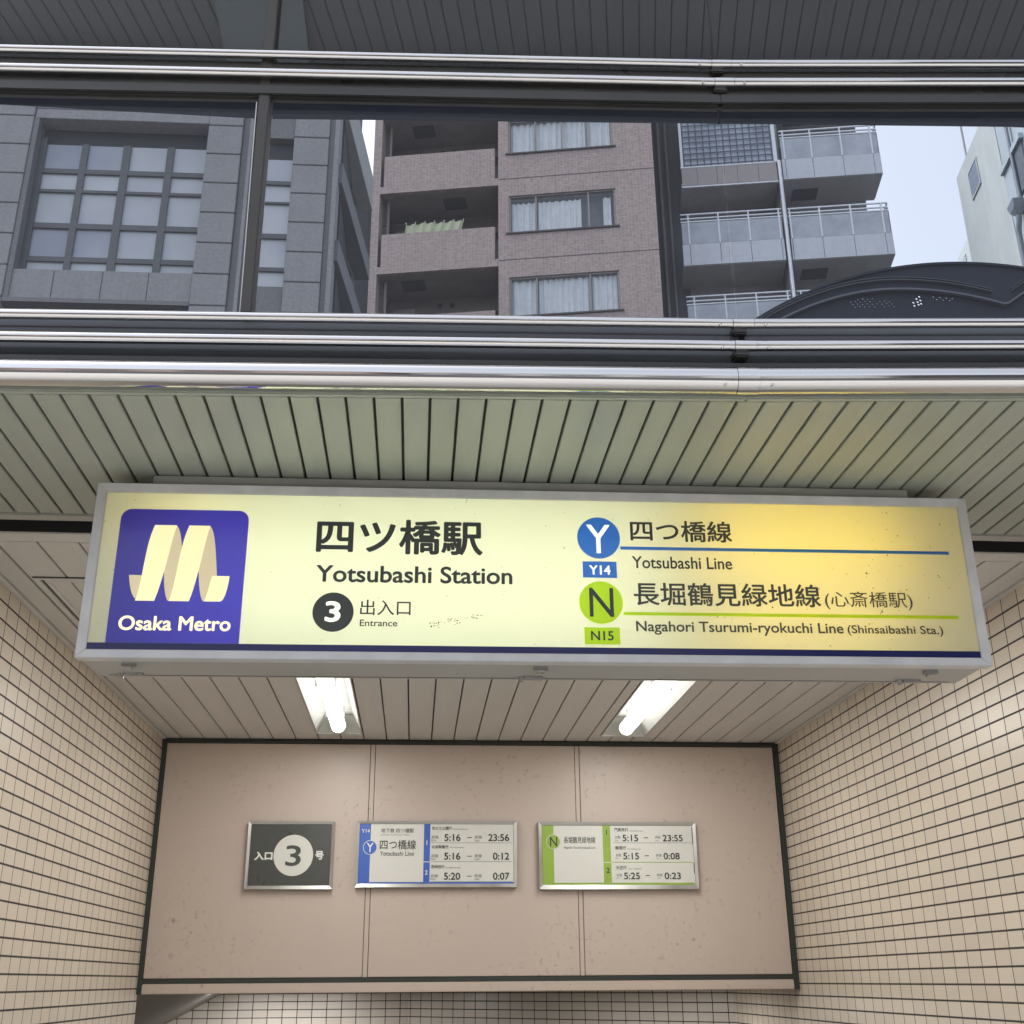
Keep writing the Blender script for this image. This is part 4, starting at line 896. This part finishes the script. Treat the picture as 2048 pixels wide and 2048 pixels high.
# main shell
shell = arc(1.33, 1.85, 7.13, 0.65)
mb = MB(); n = len(shell)
for i in range(n - 1):
    (x0, z0), (x1, z1) = shell[i], shell[i + 1]
    mb.hexa([(x0, 0.0, z0 - 0.02), (x1, 0.0, z1 - 0.02), (x1, 0.4, z1 - 0.02), (x0, 0.4, z0 - 0.02), (x0, 0.0, z0), (x1, 0.0, z1), (x1, 0.4, z1), (x0, 0.4, z0)])
mb.build('roof_shell', dome_m, dc)
def ring(name, u_c, half, zt, sag, th, y0, y1, mt=dome_m, clip=None):
    a = arc(u_c, half, zt, sag); q = MB()
    for (x0, z0), (x1, z1) in zip(a, a[1:]):
        if clip and not (clip[0] <= x0 and x1 <= clip[1]): continue
        q.hexa([(x0, y0, z0 - th), (x1, y0, z1 - th), (x1, y1, z1 - th), (x0, y1, z0 - th), (x0, y0, z0), (x1, y0, z1), (x1, y1, z1), (x0, y1, z0)])
    return q.build(name, mt, dc)
edge_m = plain('dull_metal_edge', (0.10, 0.105, 0.12), 0.35, 0.4, 0.1)
pl = MB()
top_o = arc(1.33, 1.85, 7.125, 0.62, 40)
pl.sheet([(3.18, 6.0), (3.18, 6.49)] [::-1] + [] + [(x, z) for x, z in top_o][::-1] + [(-0.52, 6.0)], 0.06, 0.09) if False else None
# front plate above the rib, solid
a_top = arc(1.33, 1.85, 7.12, 0.65, 40)
q = MB()
def rib_z(x):        # underside edge of the main bay and its right neighbour
    if x <= 1.73: h = 0.93; c_ = 0.84; return 6.865 - (x - c_) ** 2 * (0.215 if x > c_ else 0.29)
    return 6.695 + (x - 1.73) * 0.75 - (x - 1.73) ** 2 * 0.22
for (x0, z0), (x1, z1) in zip(a_top, a_top[1:]):
    q.hexa([(x0, 0.02, rib_z(x0)), (x1, 0.02, rib_z(x1)), (x1, 0.06, rib_z(x1)), (x0, 0.06, rib_z(x0)), (x0, 0.02, max(z0, rib_z(x0) + 0.01)), (x1, 0.02, max(z1, rib_z(x1) + 0.01)), (x1, 0.06, max(z1, rib_z(x1) + 0.01)), (x0, 0.06, max(z0, rib_z(x0) + 0.01))])
q.build('front_plate', dome_m, dc)
for off, th, mt_ in ((0.0, 0.018, edge_m), (0.095, 0.007, edge_m), (0.118, 0.005, edge_m)):
    q = MB(); xs = [-0.45 + i * 0.04 for i in range(91)]
    for x0, x1 in zip(xs, xs[1:]):
        if off and (1.62 < x0 < 1.78): continue
        q.hexa([(x0, -0.01, rib_z(x0) + off), (x1, -0.01, rib_z(x1) + off), (x1, 0.019, rib_z(x1) + off), (x0, 0.019, rib_z(x0) + off), (x0, -0.01, rib_z(x0) + off + th), (x1, -0.01, rib_z(x1) + off + th), (x1, 0.019, rib_z(x1) + off + th), (x0, 0.019, rib_z(x0) + off + th)])
    q.build('rib', mt_, dc)
# perforated panel below the rib: a real plate with round holes
holes = []
for i in range(9):
    for j in range(4):
        x = 0.46 + i * 0.040 + j * 0.016; z = 6.805 - j * 0.024 + (i % 2) * 0.006
        if rnd.random() < 0.85 and x < 0.86: holes.append((x, z, 0.0062))
for i, (dx, dz) in enumerate(((0, 0), (0.03, 0.035), (0.055, 0.055), (0.005, -0.03), (0.035, 0.005), (0.06, 0.02), (0.04, -0.02), (0.062, -0.012))): holes.append((0.99 + dx, 6.765 + dz, 0.0095))
for i in range(7): holes.append((1.16 + i * 0.026, 6.815 - (i % 2) * 0.022 - i * 0.003, 0.0055))
cu = bpy.data.curves.new('plate', 'CURVE'); cu.dimensions = '2D'; cu.fill_mode = 'BOTH'; cu.extrude = 0.004
def spl(pts):
    s_ = cu.splines.new('POLY'); s_.points.add(len(pts) - 1); s_.use_cyclic_u = True
    for p_, (a, b) in zip(s_.points, pts): p_.co = (a, b, 0, 1)
xs = [-0.5 + i * 0.06 for i in range(62)]
spl([(x, rib_z(x) + 0.004) for x in xs] + [(3.16, 6.0), (-0.5, 6.0)])
for a, b, r_ in holes: spl(disc(a, b, r_, r_, 10))
to = bpy.data.objects.new('plate', cu); C.objects.link(to); me = bpy.data.meshes.new_from_object(to.evaluated_get(_dg())); bpy.data.objects.remove(to)
for v in me.vertices: v.co = Vector((v.co.x, 0.04 + v.co.z, v.co.y))
me.materials.clear(); me.materials.append(dome_m); po = bpy.data.objects.new('perforated_panel', me); C.objects.link(po); po.parent = dc
fi = MB()
for u in (1.21, 1.265): fi.tube([(u, 0.1, 7.11), (u, 0.1, 7.145), (u, 0.1, 7.165)], [0.016, 0.013, 0.003], 10)
for u in (-0.28, 0.28, 2.1): fi.tube([(u, 0.1, [zz for xx, zz in shell if xx >= u][0] - 0.01), (u, 0.1, [zz for xx, zz in shell if xx >= u][0] + 0.02)], [0.012, 0.008], 8)
fi.build('finial', dome_m, dc)
MB().box(-0.45, -0.37, 0.1, 0.2, 0, 6.5).box(3.05, 3.13, 0.1, 0.2, 0, 6.5).build('post', dome_m, dc)

# ================================================================== HOUSES ACROSS THE STREET (seen mirrored in the pipes and glass)
def street_house(label, x0, x1, y, h, wall_m, fl, step):
    t = thing('street_house', label, 'building', (x0, y, 0), 0)
    MB().box(0, x1 - x0, -10, 0, 0, h).build('wall', wall_m, t)
    w = MB(); z = 1.0
    while z + fl < h:
        x = 0.8
        while x + step < x1 - x0: w.box(x, x + step * 0.6, 0.0, 0.04, z, z + fl * 0.55); x += step
        z += fl
    w.build('window', plain('street_window', (0.06, 0.07, 0.09), 0.1), t)
    MB().box(-0.1, x1 - x0 + 0.1, -0.2, 0.25, h, h + 0.4).build('cornice', wall_m, t)
street_house('pale pink plastered house across the street, mirrored in the pipes', -34, -3, -21, 8, plain('pink_plaster', (0.52, 0.40, 0.36), 0.8), 3.1, 2.6)
street_house('white tall house across the street, mirrored in the pipes', -2.2, 7, -22, 10, plain('white_plaster', (0.66, 0.65, 0.62), 0.8), 3.0, 2.2)
street_house('dark brick house across the street, mirrored in the pipes', 8, 40, -22, 11, plain('dark_brick', (0.10, 0.085, 0.08), 0.8), 3.2, 3.0)
